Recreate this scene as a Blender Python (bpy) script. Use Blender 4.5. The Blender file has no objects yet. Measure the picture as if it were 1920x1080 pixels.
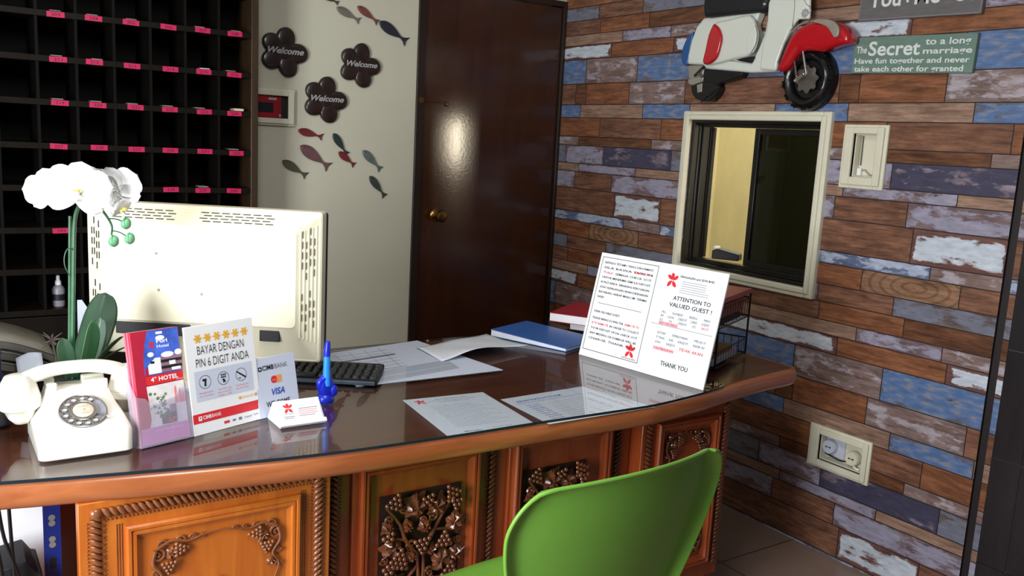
import bpy, bmesh, math, random
from mathutils import Vector, Matrix, Euler
PI = math.pi
rnd = random.Random(7)
S = bpy.context.scene
COL = S.collection

# ------------------------------------------------------------------ camera, world, light, exposure
FPX = 1656.217
CAM = Vector((0, 0, 1.42))
CROT = Euler((1.4056769837626075, -0.05295900709028461, -0.5911027608971589))
cd = bpy.data.cameras.new('camera'); cam = bpy.data.objects.new('camera', cd); COL.objects.link(cam)
cam.location = CAM; cam.rotation_euler = CROT
cd.sensor_width = 36; cd.lens = FPX / 1920 * 36; cd.clip_start = .02
S.camera = cam
S.view_settings.view_transform = 'Standard'; S.view_settings.look = 'None'
S.view_settings.gamma = 1; S.view_settings.exposure = 0.0; S.view_settings.use_curve_mapping = False

w = bpy.data.worlds.new('world'); S.world = w; w.use_nodes = True
bg = w.node_tree.nodes['Background']; bg.inputs[0].default_value = (.62, .78, 1, 1); bg.inputs[1].default_value = .08

def area(name, loc, aim, sx, sy, power, col):
    l = bpy.data.lights.new(name, 'AREA'); l.shape = 'RECTANGLE'; l.size = sx; l.size_y = sy; l.energy = power; l.color = col
    o = bpy.data.objects.new(name, l); COL.objects.link(o); o.location = loc
    o.rotation_euler = (Vector(aim) - Vector(loc)).to_track_quat('-Z', 'Y').to_euler()
    return o
# daylight through the entrance at the left, a ceiling lamp over the front of the desk, and the lit office behind the pass-through window
area('entrance_daylight', (-1.36, .86, 1.22), (.9, 1.9, .90), .9, 1.15, 86, (.94, .97, 1))
area('ceiling_lamp', (.30, .90, 2.40), (.40, 1.7, .8), .4, .9, 22, (1, .98, .95))
area('office_lamp', (3.42, 1.25, 1.42), (3.3, 3.6, 1.3), .20, .34, 13, (1, .88, .66))
area('office_wall_fill', (3.9, 3.1, 2.68), (3.9, 3.6, .8), .4, .8, 36, (1, .93, .72))  # added fill to brighten the office wall, kept out of the door's reflection

# ------------------------------------------------------------------ survey: rays through measured picture points onto real planes
RM = CROT.to_matrix()
def ray(px, py): return RM @ Vector(((px - 960) / FPX, -(py - 540) / FPX, -1))
def onY(px, py, Y): d = ray(px, py); return CAM + d * (Y / d.y)
def onX(px, py, X): d = ray(px, py); return CAM + d * (X / d.x)
def onZ(px, py, Z): d = ray(px, py); return CAM + d * ((Z - CAM.z) / d.z)
XR, YB, DT = 2.683, 3.582, .76      # right wall, back wall, desk top
GT = DT + .008                      # top of the glass on the desk

# ------------------------------------------------------------------ materials
def new_mat(name):
    m = bpy.data.materials.new(name); m.use_nodes = True
    nt = m.node_tree; return m, nt, nt.nodes['Principled BSDF']
def L(nt, a, b): nt.links.new(a, b)
def noise(nt, scale, detail=4, stretch=(1, 1, 1), coord='Object', rough=.55, dist=0):
    tc = nt.nodes.new('ShaderNodeTexCoord'); mp = nt.nodes.new('ShaderNodeMapping'); n = nt.nodes.new('ShaderNodeTexNoise')
    mp.inputs['Scale'].default_value = stretch; n.inputs['Scale'].default_value = scale; n.inputs['Detail'].default_value = detail
    n.inputs['Roughness'].default_value = rough; n.inputs['Distortion'].default_value = dist
    L(nt, tc.outputs[coord], mp.inputs[0]); L(nt, mp.outputs[0], n.inputs[0]); return n
def ramp(nt, src, stops, interp='LINEAR'):
    r = nt.nodes.new('ShaderNodeValToRGB'); e = r.color_ramp.elements; r.color_ramp.interpolation = interp
    while len(e) < len(stops): e.new(.5)
    for i, (p, c) in enumerate(stops): e[i].position = p; e[i].color = (*c, 1)
    L(nt, src, r.inputs[0]); return r
def bump(nt, src, b, strength, dist=.002):
    n = nt.nodes.new('ShaderNodeBump'); n.inputs['Strength'].default_value = strength; n.inputs['Distance'].default_value = dist
    L(nt, src, n.inputs['Height']); L(nt, n.outputs[0], b.inputs['Normal'])
def lin(c):
    return tuple(((v / 255) / 12.92 if v / 255 <= .04045 else ((v / 255 + .055) / 1.055) ** 2.4) for v in c)
def mat(name, rgb, rough=.5, metal=0, var=.06, scale=30, stretch=(1, 1, 1), bmp=0, bscale=None, coat=0, spec=.5):
    """rgb is an sRGB 0-255 surface colour; a soft noise varies it."""
    m, nt, b = new_mat(name); c = lin(rgb)
    n = noise(nt, scale, 4, stretch)
    r = ramp(nt, n.outputs[0], [(.3, tuple(v * (1 - var) for v in c)), (.7, tuple(min(1, v * (1 + var)) for v in c))])
    L(nt, r.outputs[0], b.inputs['Base Color'])
    b.inputs['Roughness'].default_value = rough; b.inputs['Metallic'].default_value = metal
    b.inputs['Coat Weight'].default_value = coat; b.inputs['Coat Roughness'].default_value = .12
    b.inputs['Specular IOR Level'].default_value = spec
    if bmp:
        n2 = noise(nt, bscale or scale * 3, 3, stretch); bump(nt, n2.outputs[0], b, bmp)
    return m
def wood(name, dark, light, rough=.35, scale=6, stretch=(1, 8, 8), coat=.3, bmp=.1):
    m, nt, b = new_mat(name)
    n = noise(nt, scale, 6, stretch, dist=.6)
    r = ramp(nt, n.outputs[0], [(.28, lin(dark)), (.5, tuple((p + q) / 2 for p, q in zip(lin(dark), lin(light)))), (.72, lin(light))])
    L(nt, r.outputs[0], b.inputs['Base Color']); b.inputs['Roughness'].default_value = rough
    b.inputs['Coat Weight'].default_value = coat; b.inputs['Coat Roughness'].default_value = .15
    if bmp: bump(nt, n.outputs[0], b, bmp, .001)
    return m
def thin_glass(name, tint, rough=.0, ior=1.5, haze=0.0, hazecol=(1, 1, 1)):
    m, nt, b = new_mat(name); nt.nodes.remove(b)
    out = nt.nodes['Material Output']; tr = nt.nodes.new('ShaderNodeBsdfTransparent'); gl = nt.nodes.new('ShaderNodeBsdfGlossy')
    fr = nt.nodes.new('ShaderNodeFresnel'); mx = nt.nodes.new('ShaderNodeMixShader')
    # the same reflectance from either side of the thin sheet
    ge = nt.nodes.new('ShaderNodeNewGeometry'); mr = nt.nodes.new('ShaderNodeMapRange'); mr.inputs['To Min'].default_value = ior; mr.inputs['To Max'].default_value = 1 / ior
    L(nt, ge.outputs['Backfacing'], mr.inputs['Value']); L(nt, mr.outputs[0], fr.inputs[0])
    n = noise(nt, 3, 2); r = ramp(nt, n.outputs[0], [(.3, tint), (.7, tuple(min(1, v * 1.02) for v in tint))])
    L(nt, r.outputs[0], tr.inputs[0]); gl.inputs['Roughness'].default_value = rough
    src = tr.outputs[0]
    if haze:
        df = nt.nodes.new('ShaderNodeBsdfDiffuse'); df.inputs[0].default_value = (*hazecol, 1)
        m2 = nt.nodes.new('ShaderNodeMixShader'); m2.inputs[0].default_value = haze
        L(nt, tr.outputs[0], m2.inputs[1]); L(nt, df.outputs[0], m2.inputs[2]); src = m2.outputs[0]
    L(nt, fr.outputs[0], mx.inputs[0]); L(nt, src, mx.inputs[1]); L(nt, gl.outputs[0], mx.inputs[2]); L(nt, mx.outputs[0], out.inputs[0])
    return m
def plank(name, woodA, woodB, paint=None, amount=.5, edge=.0, rough=.38, grain=7, worn=None, rings=False):
    """printed wallpaper board: grain along the board, optional worn paint; 'seed' shifts the pattern from board to board."""
    m, nt, b = new_mat(name)
    at = nt.nodes.new('ShaderNodeAttribute'); at.attribute_name = 'seed'
    tc = nt.nodes.new('ShaderNodeTexCoord'); cx = nt.nodes.new('ShaderNodeCombineXYZ')
    mul = nt.nodes.new('ShaderNodeMath'); mul.operation = 'MULTIPLY'; mul.inputs[1].default_value = 37.0
    L(nt, at.outputs['Fac'], mul.inputs[0])
    for k in range(3): L(nt, mul.outputs[0], cx.inputs[k])
    add = nt.nodes.new('ShaderNodeVectorMath'); L(nt, tc.outputs['Object'], add.inputs[0]); L(nt, cx.outputs[0], add.inputs[1])
    mp = nt.nodes.new('ShaderNodeMapping'); mp.inputs['Scale'].default_value = (1, 1, 9); L(nt, add.outputs[0], mp.inputs[0])
    n = nt.nodes.new('ShaderNodeTexNoise'); n.inputs['Scale'].default_value = grain; n.inputs['Detail'].default_value = 7; n.inputs['Roughness'].default_value = .65
    n.inputs['Distortion'].default_value = .5; L(nt, mp.outputs[0], n.inputs[0])
    r = ramp(nt, n.outputs[0], [(.3, lin(woodA)), (.68, lin(woodB))]); colr = r.outputs[0]
    def mix(kind, f, a, bb):
        q = nt.nodes.new('ShaderNodeMix'); q.data_type = 'RGBA'; q.blend_type = kind; q.inputs[0].default_value = f; L(nt, a, q.inputs[6]); L(nt, bb, q.inputs[7]); return q.outputs[2]
    # printed blotches, dark grain streaks and pores
    mpb = nt.nodes.new('ShaderNodeMapping'); mpb.inputs['Scale'].default_value = (1, 1, 2.2); L(nt, add.outputs[0], mpb.inputs[0])
    nb = nt.nodes.new('ShaderNodeTexNoise'); nb.inputs['Scale'].default_value = 9; nb.inputs['Detail'].default_value = 6; nb.inputs['Roughness'].default_value = .7; L(nt, mpb.outputs[0], nb.inputs[0])
    colr = mix('MULTIPLY', .8, colr, ramp(nt, nb.outputs[0], [(.30, (.50, .46, .46)), (.62, (1.05, 1.05, 1.05))]).outputs[0])
    mpg = nt.nodes.new('ShaderNodeMapping'); mpg.inputs['Scale'].default_value = (1, 3, 40); L(nt, add.outputs[0], mpg.inputs[0])
    ng = nt.nodes.new('ShaderNodeTexNoise'); ng.inputs['Scale'].default_value = 5; ng.inputs['Detail'].default_value = 5; L(nt, mpg.outputs[0], ng.inputs[0])
    colr = mix('MULTIPLY', .7, colr, ramp(nt, ng.outputs[0], [(.33, (.55, .52, .52)), (.50, (1, 1, 1))]).outputs[0])
    if rings:
        uvr = nt.nodes.new('ShaderNodeUVMap'); mr_ = nt.nodes.new('ShaderNodeMapping'); mr_.inputs['Location'].default_value = (-1.0, -.55, 0); mr_.inputs['Scale'].default_value = (1.8, 1.0, 1); L(nt, uvr.outputs[0], mr_.inputs[0])
        wv = nt.nodes.new('ShaderNodeTexWave'); wv.wave_type = 'RINGS'; wv.rings_direction = 'Z'; wv.inputs['Scale'].default_value = 1.5; wv.inputs['Distortion'].default_value = 1.6; wv.inputs['Detail'].default_value = 2; L(nt, mr_.outputs[0], wv.inputs[0])
        colr = mix('MULTIPLY', .8, colr, ramp(nt, wv.outputs[0], [(.05, (.58, .55, .55)), (.35, (1, 1, 1))]).outputs[0])
    if paint:
        mp2 = nt.nodes.new('ShaderNodeMapping'); mp2.inputs['Scale'].default_value = (1, 1, 3.2); L(nt, add.outputs[0], mp2.inputs[0])
        n2 = nt.nodes.new('ShaderNodeTexNoise'); n2.inputs['Scale'].default_value = 8; n2.inputs['Detail'].default_value = 9; n2.inputs['Roughness'].default_value = .68
        L(nt, mp2.outputs[0], n2.inputs[0]); fac = n2.outputs[0]
        # worn towards the board's rim
        uv = nt.nodes.new('ShaderNodeUVMap'); sp = nt.nodes.new('ShaderNodeSeparateXYZ'); L(nt, uv.outputs[0], sp.inputs[0])
        def mth(op, a, bb):
            q = nt.nodes.new('ShaderNodeMath'); q.operation = op
            for i, v in enumerate((a, bb)):
                if v is None: continue
                if isinstance(v, (int, float)): q.inputs[i].default_value = v
                else: L(nt, v, q.inputs[i])
            return q.outputs[0]
        eu = mth('MINIMUM', sp.outputs[0], mth('SUBTRACT', 1.0, sp.outputs[0])); ev = mth('MINIMUM', sp.outputs[1], mth('SUBTRACT', 1.0, sp.outputs[1]))
        e = mth('MINIMUM', mth('MULTIPLY', eu, 4.0), ev)
        e = mth('MINIMUM', mth('MULTIPLY', e, 5.0), 1.0)
        fac = mth('SUBTRACT', fac, mth('MULTIPLY', mth('SUBTRACT', 1.0, e), edge))
        th = 1 - amount
        k = ramp(nt, fac, [(max(0, .5 + (th - .5) * .42 - .035), (0, 0, 0)), (.5 + (th - .5) * .42 + .035, (1, 1, 1))])
        n3 = nt.nodes.new('ShaderNodeTexNoise'); n3.inputs['Scale'].default_value = 22; n3.inputs['Detail'].default_value = 5; L(nt, mp2.outputs[0], n3.inputs[0])
        pc = ramp(nt, n3.outputs[0], [(.3, tuple(v * .8 for v in lin(paint))), (.7, tuple(min(1, v * 1.15) for v in lin(paint)))] if not worn else [(.36, tuple(v * .8 for v in lin(paint))), (.5, lin(paint)), (.66, lin(worn))])
        mx = nt.nodes.new('ShaderNodeMix'); mx.data_type = 'RGBA'
        L(nt, k.outputs[0], mx.inputs[0]); L(nt, colr, mx.inputs[6]); L(nt, pc.outputs[0], mx.inputs[7]); colr = mx.outputs[2]
    L(nt, colr, b.inputs['Base Color']); b.inputs['Roughness'].default_value = rough; b.inputs['Specular IOR Level'].default_value = .4
    return m

M = {}
M['cream_wall'] = mat('cream_wall_paint', (214, 211, 190), .55, var=.03, scale=3, bmp=.06, bscale=60)
M['ceiling'] = mat('ceiling_paint', (200, 200, 195), .8, var=.03, scale=4)
M['office_wall'] = mat('office_wall_paint', (232, 224, 184), .7, var=.06, scale=8, stretch=(1, 1, .4))
M['door'] = wood('varnished_door', (50, 22, 10), (68, 33, 15), .2, 3, (6, 6, .7), .6, 0)
_nt = M['door'].node_tree; _b = _nt.nodes['Principled BSDF']; _n = noise(_nt, 90, 2); bump(_nt, _n.outputs[0], _b, .10, .002)
L(_nt, _b.inputs['Normal'].links[0].from_socket, _b.inputs['Coat Normal'])
M['door_frame'] = wood('dark_door_frame', (32, 20, 14), (46, 30, 20), .4, 5, (6, 6, .8), .2)
M['rack_cell'] = wood('black_stained_rack', (11, 9, 8), (17, 14, 12), .6, 5, (6, 6, .8), 0, 0)
M['rack'] = wood('dark_rack_wood', (19, 15, 12), (28, 23, 18), .45, 5, (6, 6, .8), .15)
M['rack_edge'] = wood('brown_rack_edge', (48, 34, 22), (66, 48, 30), .4, 5, (6, 6, .8), .2)
M['pink'] = mat('pink_label_tape', (206, 28, 88), .5, var=.1, scale=60)
M['ink'] = mat('black_ink', (22, 22, 26), .6)
M['tagink'] = mat('faded_red_ink', (110, 8, 40), .6)
M['greyink'] = mat('grey_ink', (120, 122, 135), .6)
M['redink'] = mat('red_ink', (226, 44, 52), .5)
M['pinkink'] = mat('pink_ink', (240, 130, 140), .6)
M['blush'] = mat('blush_highlight', (246, 206, 214), .6)
M['blueink'] = mat('blue_ink', (38, 80, 180), .5)
M['goldink'] = mat('gold_ink', (240, 180, 50), .5)
M['orangeink'] = mat('orange_ink', (246, 160, 90), .5)
M['white'] = mat('white_card', (246, 248, 252), .45, var=.015)
M['paper'] = mat('white_paper', (226, 230, 238), .7, var=.02)
M['lilacpaper'] = mat('pale_tinted_paper', (206, 214, 232), .6, var=.02)
M['sleeve'] = thin_glass('clear_sleeve', (.9, .92, .95), .08, 1.45, .25, (.75, .8, .85))
M['acrylic'] = thin_glass('clear_acrylic', (.93, .93, .97), .06, 1.5, .16, (.85, .82, .95))
M['glass'] = thin_glass('desk_glass', (.90, .935, .955), .015, 1.62)
M['glass_edge'] = mat('green_glass_edge', (30, 42, 50), .15)
M['pane'] = thin_glass('tinted_window_pane', (.12, .13, .12), .01, 1.5)
M['desk'] = wood('carved_teak', (142, 74, 38), (178, 106, 62), .3, 4, (1, 6, 8), .45, .06)
M['desk_v'] = wood('teak_panel', (176, 88, 26), (204, 116, 40), .32, 4, (8, 6, .9), .4, .06)
M['desk_red'] = wood('red_teak_panel', (128, 52, 22), (156, 72, 32), .3, 4, (8, 6, .9), .45, .06)
M['desk_top'] = wood('polished_desk_top', (78, 38, 22), (104, 54, 32), .3, 4, (1, 7, 7), .4, .03)
M['carve'] = wood('dark_carving', (68, 34, 20), (122, 66, 34), .28, 25, (1, 1, 1), .5, .1)
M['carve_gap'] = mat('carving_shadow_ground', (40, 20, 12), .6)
M['rope'] = wood('carved_rope', (112, 62, 36), (150, 92, 56), .3, 20, (1, 1, 1), .5, .1)
M['window_cream'] = mat('cream_frame_paint', (226, 222, 200), .42, var=.04, scale=14, bmp=.05)
M['window_dark'] = mat('black_window_frame', (26, 24, 22), .3, var=.2, scale=12)
M['black'] = mat('black_plastic', (20, 20, 22), .35, var=.15)
M['softblack'] = mat('soft_black', (26, 26, 30), .6, var=.2)
M['tyre'] = mat('black_tyre', (18, 18, 19), .22, var=.15, bmp=.5, bscale=45)
M['cat_cover'] = mat('dull_grey_cover', (112, 107, 98), .6, var=.12)
M['grey'] = mat('grey_plastic', (150, 148, 142), .5, var=.1)
M['dim_grey'] = mat('dull_grey_board', (78, 74, 68), .7, var=.15)
M['steel'] = mat('brushed_steel', (176, 172, 164), .28, .9, .1)
M['chrome'] = mat('chrome', (205, 205, 208), .12, 1, .05)
M['brass'] = mat('aged_brass', (150, 112, 62), .25, 1, .15)
M['ivory'] = mat('ivory_plastic', (236, 231, 204), .38, var=.03, scale=8)
M['ivory_dark'] = mat('ivory_shell_recess', (205, 196, 165), .5, var=.05)
M['phone'] = mat('white_phone_plastic', (240, 238, 226), .22, var=.02, scale=8, coat=.4)
M['dial_grey'] = mat('grey_dial', (150, 154, 162), .3, 0, .08)
M['dial_cream'] = mat('dial_centre_card', (222, 208, 186), .5, var=.12, scale=90)
M['petal'] = mat('white_petal', (244, 246, 246), .5, var=.03)
M['petal_y'] = mat('yellow_petal_throat', (225, 215, 120), .5)
M['leaf'] = mat('orchid_leaf', (66, 128, 84), .35, var=.12, scale=14)
M['leaf_dark'] = mat('dark_orchid_leaf', (42, 72, 50), .4, var=.15, scale=14)
M['stem'] = mat('orchid_stem', (58, 104, 74), .4, var=.15, scale=40)
M['bud'] = mat('orchid_bud', (112, 176, 132), .4, var=.2, scale=50)
M['pot'] = mat('dark_pot', (46, 52, 48), .4)
M['blue_file'] = mat('blue_file_cover', (58, 108, 186), .35, var=.06)
M['red_file'] = mat('red_book_cover', (176, 26, 44), .4, var=.05)
M['pink_file'] = mat('dusty_pink_file', (170, 92, 92), .5, var=.08)
M['kraft'] = mat('kraft_envelope', (158, 112, 72), .6, var=.08)
M['brochure_red'] = mat('crimson_brochure', (186, 40, 66), .4, var=.04)
M['brochure_pink'] = mat('rose_brochure_edge', (226, 110, 136), .4)
M['sky'] = mat('printed_sky', (70, 104, 206), .4, var=.35, scale=34)
M['print_pale'] = mat('printed_terrace', (236, 232, 232), .4, var=.1, scale=60)
M['print_green'] = mat('printed_plants', (120, 134, 100), .4, var=.6, scale=120)
M['print_mauve'] = mat('printed_building', (158, 120, 142), .4, var=.2)
M['print_lilac'] = mat('printed_lilac', (222, 128, 196), .4, var=.15, scale=14)
M['blue_pen'] = mat('royal_blue_plastic', (24, 42, 190), .3, var=.08)
M['sky_pen'] = mat('bright_blue_pen', (40, 140, 236), .3, var=.08)
M['key'] = mat('black_keycap', (34, 36, 40), .45, var=.1)
M['keyedge'] = mat('slate_keyboard_edge', (78, 92, 108), .4, var=.1)
M['wire'] = mat('dark_wire', (44, 30, 28), .4, .5)
M['green'] = mat('green_chair_plastic', (120, 178, 68), .38, var=.04, scale=6, bmp=.04, bscale=200)
M['blue_steel'] = mat('blue_painted_steel', (30, 50, 140), .4, var=.1)
M['flower_wood'] = wood('carved_dark_wood', (34, 22, 20), (52, 34, 30), .35, 12, (1, 1, 1), .3, .2)
M['silver'] = mat('silver_paint', (190, 190, 192), .4, .3)
M['scooter_white'] = mat('scooter_white_enamel', (226, 230, 220), .3, var=.03, scale=6, coat=.3)
M['scooter_red'] = mat('scooter_red_enamel', (190, 20, 32), .2, var=.04, coat=.5)
M['scooter_blue'] = mat('scooter_blue_enamel', (34, 84, 150), .3, var=.05, coat=.3)
M['taupe'] = mat('warm_grey_enamel', (165, 158, 148), .3, .3, .08)
M['slate_sign'] = mat('dark_grey_board', (104, 100, 102), .6, var=.12, scale=25, stretch=(1, 1, 5))
M['sage_sign'] = mat('sage_green_board', (108, 134, 122), .6, var=.12, scale=18, stretch=(1, 1, 4))
M['sign_white'] = mat('chalky_white_lettering', (222, 228, 226), .6)
M['alarm_red'] = mat('alarm_panel_red', (150, 20, 30), .35, var=.08)
M['tile_black'] = mat('black_granite_tile', (40, 37, 39), .25, var=.2, scale=9, stretch=(3, 3, .7))
M['grout'] = mat('pale_grout', (120, 116, 112), .8)
M['socket_blue'] = mat('white_socket_plate', (206, 212, 228), .35, var=.02)
M['socket_cream'] = mat('cream_plug', (226, 222, 196), .4, var=.03)
M['bottle'] = mat('translucent_white_bottle', (150, 146, 158), .4)
M['navy'] = mat('navy_cloth', (20, 28, 92), .7, var=.2)
M['twig'] = mat('dry_twig', (96, 84, 76), .8, var=.3)
M['seam'] = mat('wallpaper_seam', (30, 20, 22), .6)
FISHC = {'grey': (120, 116, 104), 'rust': (124, 72, 58), 'ink': (44, 44, 58), 'red': (120, 40, 44), 'mauve': (112, 78, 80), 'olive': (86, 82, 66),
         'teal': (44, 58, 58), 'sage': (98, 112, 108), 'slate': (62, 68, 66), 'brown': (82, 62, 54)}
for k in ('rack', 'rack_cell'): M[k].node_tree.nodes['Principled BSDF'].inputs['Specular IOR Level'].default_value = .12; M[k].node_tree.nodes['Principled BSDF'].inputs['Coat Weight'].default_value = .0
for k, c in FISHC.items(): M['fish_' + k] = wood('painted_fish_' + k, tuple(int(v * .8) for v in c), tuple(min(255, int(v * 1.15)) for v in c), .5, 14, (1, 1, 1), .1, .2)
PK = {
 'ob': plank('wallpaper_orange_board', (106, 66, 46), (172, 114, 80)),
 'bb': plank('wallpaper_brown_board', (92, 62, 50), (160, 114, 90)),
 'db': plank('wallpaper_dark_board', (74, 46, 34), (138, 92, 64)),
 'tb': plank('wallpaper_tan_board', (132, 104, 90), (186, 152, 130)),
 'sw': plank('wallpaper_swirl_board', (130, 96, 74), (176, 136, 106), rings=True),
 'lt': plank('wallpaper_lavender_tan_board', (114, 92, 88), (162, 138, 132), (176, 166, 174), .40, .1),
 'la': plank('wallpaper_lavender_board', (110, 90, 96), (148, 126, 128), (158, 154, 174), .62, .12),
 'gb': plank('wallpaper_grey_board', (96, 86, 86), (132, 122, 122), (122, 124, 140), .66, .1),
 'bl': plank('wallpaper_blue_board', (92, 90, 104), (126, 122, 134), (96, 124, 170), .74, .10, worn=(140, 140, 150)),
 'bw': plank('wallpaper_bluewhite_board', (88, 106, 144), (122, 134, 162), (180, 190, 212), .58, .1),
 'mt': plank('wallpaper_indigo_board', (116, 100, 108), (160, 148, 164), (72, 70, 92), .6, -.1),
 'wh': plank('wallpaper_chipped_white_board', (104, 66, 60), (136, 98, 90), (206, 214, 226), .74, .32),
}

# ------------------------------------------------------------------ mesh building
def frame(o, ex, ey, ez):
    m = Matrix.Identity(4)
    for i, a in enumerate((Vector(ex), Vector(ey), Vector(ez))):
        for r in range(3): m[r][i] = a[r]
    for r in range(3): m[r][3] = o[r]
    return m
_tx = {}
def text_geo(s, bold=0, shear=0, space=1, res=2):
    k = (s, bold, shear, space, res)
    if k in _tx: return _tx[k]
    c = bpy.data.curves.new('t', 'FONT'); c.body = s; c.size = 1; c.offset = bold; c.shear = shear; c.space_character = space; c.resolution_u = res
    o = bpy.data.objects.new('t', c); COL.objects.link(o)
    dg = bpy.context.evaluated_depsgraph_get(); me = bpy.data.meshes.new_from_object(o.evaluated_get(dg))
    vs = [(v.co.x, v.co.y) for v in me.vertices]; fs = [tuple(p.vertices) for p in me.polygons]
    bpy.data.objects.remove(o); bpy.data.curves.remove(c); bpy.data.meshes.remove(me)
    _tx[k] = (vs, fs); return _tx[k]
class MB:
    def __init__(s): s.v = []; s.f = []; s.m = []; s.uv = {}; s.seed = {}
    def add(s, vs, fs, m=0, mx=None):
        o = len(s.v)
        s.v += [tuple(mx @ Vector(v)) if mx else tuple(v) for v in vs]
        s.f += [tuple(i + o for i in f) for f in fs]; s.m += [m] * len(fs); return s
    def box(s, a, b, m=0, mx=None):
        x0, y0, z0 = a; x1, y1, z1 = b
        vs = [(x0, y0, z0), (x1, y0, z0), (x1, y1, z0), (x0, y1, z0), (x0, y0, z1), (x1, y0, z1), (x1, y1, z1), (x0, y1, z1)]
        return s.add(vs, [(0, 3, 2, 1), (4, 5, 6, 7), (0, 1, 5, 4), (1, 2, 6, 5), (2, 3, 7, 6), (3, 0, 4, 7)], m, mx)
    def prism(s, pts, h0, h1, m=0, mx=None):
        n = len(pts); vs = [(x, y, h0) for x, y in pts] + [(x, y, h1) for x, y in pts]
        a = sum(pts[i][0] * pts[(i + 1) % n][1] - pts[(i + 1) % n][0] * pts[i][1] for i in range(n))
        fs = [tuple(range(n))[::-1], tuple(range(n, 2 * n))] + [(i, (i + 1) % n, n + (i + 1) % n, n + i) for i in range(n)]
        if a < 0: fs = [f[::-1] for f in fs]
        return s.add(vs, fs, m, mx)
    def tube(s, pts, r, m=0, n=8, closed=False, mx=None):
        pts = [Vector(p) for p in pts]; k = len(pts); rs = r if isinstance(r, (list, tuple)) else [r] * k
        vs = []; up = None
        for i, p in enumerate(pts):
            if closed: t = pts[(i + 1) % k] - pts[i - 1]
            else: t = pts[min(i + 1, k - 1)] - pts[max(i - 1, 0)]
            t.normalize()
            if up is None:
                up = Vector((0, 0, 1)) if abs(t.z) < .9 else Vector((1, 0, 0))
            a = (up - t * up.dot(t)); a.normalize(); up = a; b = t.cross(a)
            for j in range(n):
                q = 2 * PI * j / n; vs.append(p + (a * math.cos(q) + b * math.sin(q)) * rs[i])
        fs = []
        for i in range(k if closed else k - 1):
            i2 = (i + 1) % k
            for j in range(n): fs.append((i * n + j, i * n + (j + 1) % n, i2 * n + (j + 1) % n, i2 * n + j))
        if not closed: fs += [tuple(range(n))[::-1], tuple((k - 1) * n + j for j in range(n))]
        return s.add(vs, fs, m, mx)
    def lathe(s, prof, m=0, n=24, mx=None, sx=1, sy=1):
        vs = []; fs = []; k = len(prof)
        for r, z in prof:
            for j in range(n): q = 2 * PI * j / n; vs.append((r * math.cos(q) * sx, r * math.sin(q) * sy, z))
        for i in range(k - 1):
            for j in range(n): fs.append((i * n + j, i * n + (j + 1) % n, (i + 1) * n + (j + 1) % n, (i + 1) * n + j))
        fs += [tuple(range(n))[::-1], tuple((k - 1) * n + j for j in range(n))]
        return s.add(vs, fs, m, mx)
    def ball(s, c, r, m=0, u=10, v=6, mx=None):
        r = r if isinstance(r, (list, tuple)) else (r, r, r)
        t = Matrix.Translation(Vector(c)) @ Matrix.Diagonal((*r, 1)); t = mx @ t if mx else t
        vs = [(0, 0, -1)]; fs = []
        for i in range(1, v):
            a = -PI / 2 + PI * i / v
            for j in range(u): q = 2 * PI * j / u; vs.append((math.cos(a) * math.cos(q), math.cos(a) * math.sin(q), math.sin(a)))
        vs.append((0, 0, 1)); e = len(vs) - 1
        for j in range(u): fs.append((0, 1 + (j + 1) % u, 1 + j)); fs.append((e, e - u + j, e - u + (j + 1) % u))
        for i in range(v - 2):
            for j in range(u): fs.append((1 + i * u + j, 1 + i * u + (j + 1) % u, 1 + (i + 1) * u + (j + 1) % u, 1 + (i + 1) * u + j))
        return s.add(vs, fs, m, t)
    def grid(s, fn, nu, nv, m=0, mx=None, wrap=False):
        vs = [fn(i / nu, j / nv) for j in range(nv + 1) for i in range(nu + (0 if wrap else 1))]; k = nu if wrap else nu + 1
        fs = [(j * k + i, j * k + (i + 1) % k, (j + 1) * k + (i + 1) % k, (j + 1) * k + i) for j in range(nv) for i in range(nu)]
        return s.add(vs, fs, m, mx)
    def loft(s, rings, m=0, mx=None, caps=True):
        n = len(rings[0]); vs = [p for r in rings for p in r]; fs = []
        for i in range(len(rings) - 1):
            for j in range(n): fs.append((i * n + j, i * n + (j + 1) % n, (i + 1) * n + (j + 1) % n, (i + 1) * n + j))
        if caps: fs += [tuple(range(n))[::-1], tuple((len(rings) - 1) * n + j for j in range(n))]
        return s.add(vs, fs, m, mx)
    # flat printing in a local (u right, v up, n out) frame
    def rect(s, u0, v0, u1, v1, m, z=.0006, mx=None): return s.add([(u0, v0, z), (u1, v0, z), (u1, v1, z), (u0, v1, z)], [(0, 1, 2, 3)], m, mx)
    def poly(s, pts, m, z=.0006, mx=None): return s.add([(x, y, z) for x, y in pts], [tuple(range(len(pts)))], m, mx)
    def disc(s, u, v, r, m, z=.0006, mx=None, n=20, ry=None): return s.poly([(u + r * math.cos(2 * PI * i / n), v + (ry or r) * math.sin(2 * PI * i / n)) for i in range(n)], m, z, mx)
    def ring(s, u, v, r, t, m, z=.0006, mx=None, n=24):
        vs = [(u + q * math.cos(2 * PI * i / n), v + q * math.sin(2 * PI * i / n), z) for q in (r, r - t) for i in range(n)]
        return s.add(vs, [(i, (i + 1) % n, n + (i + 1) % n, n + i) for i in range(n)], m, mx)
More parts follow.
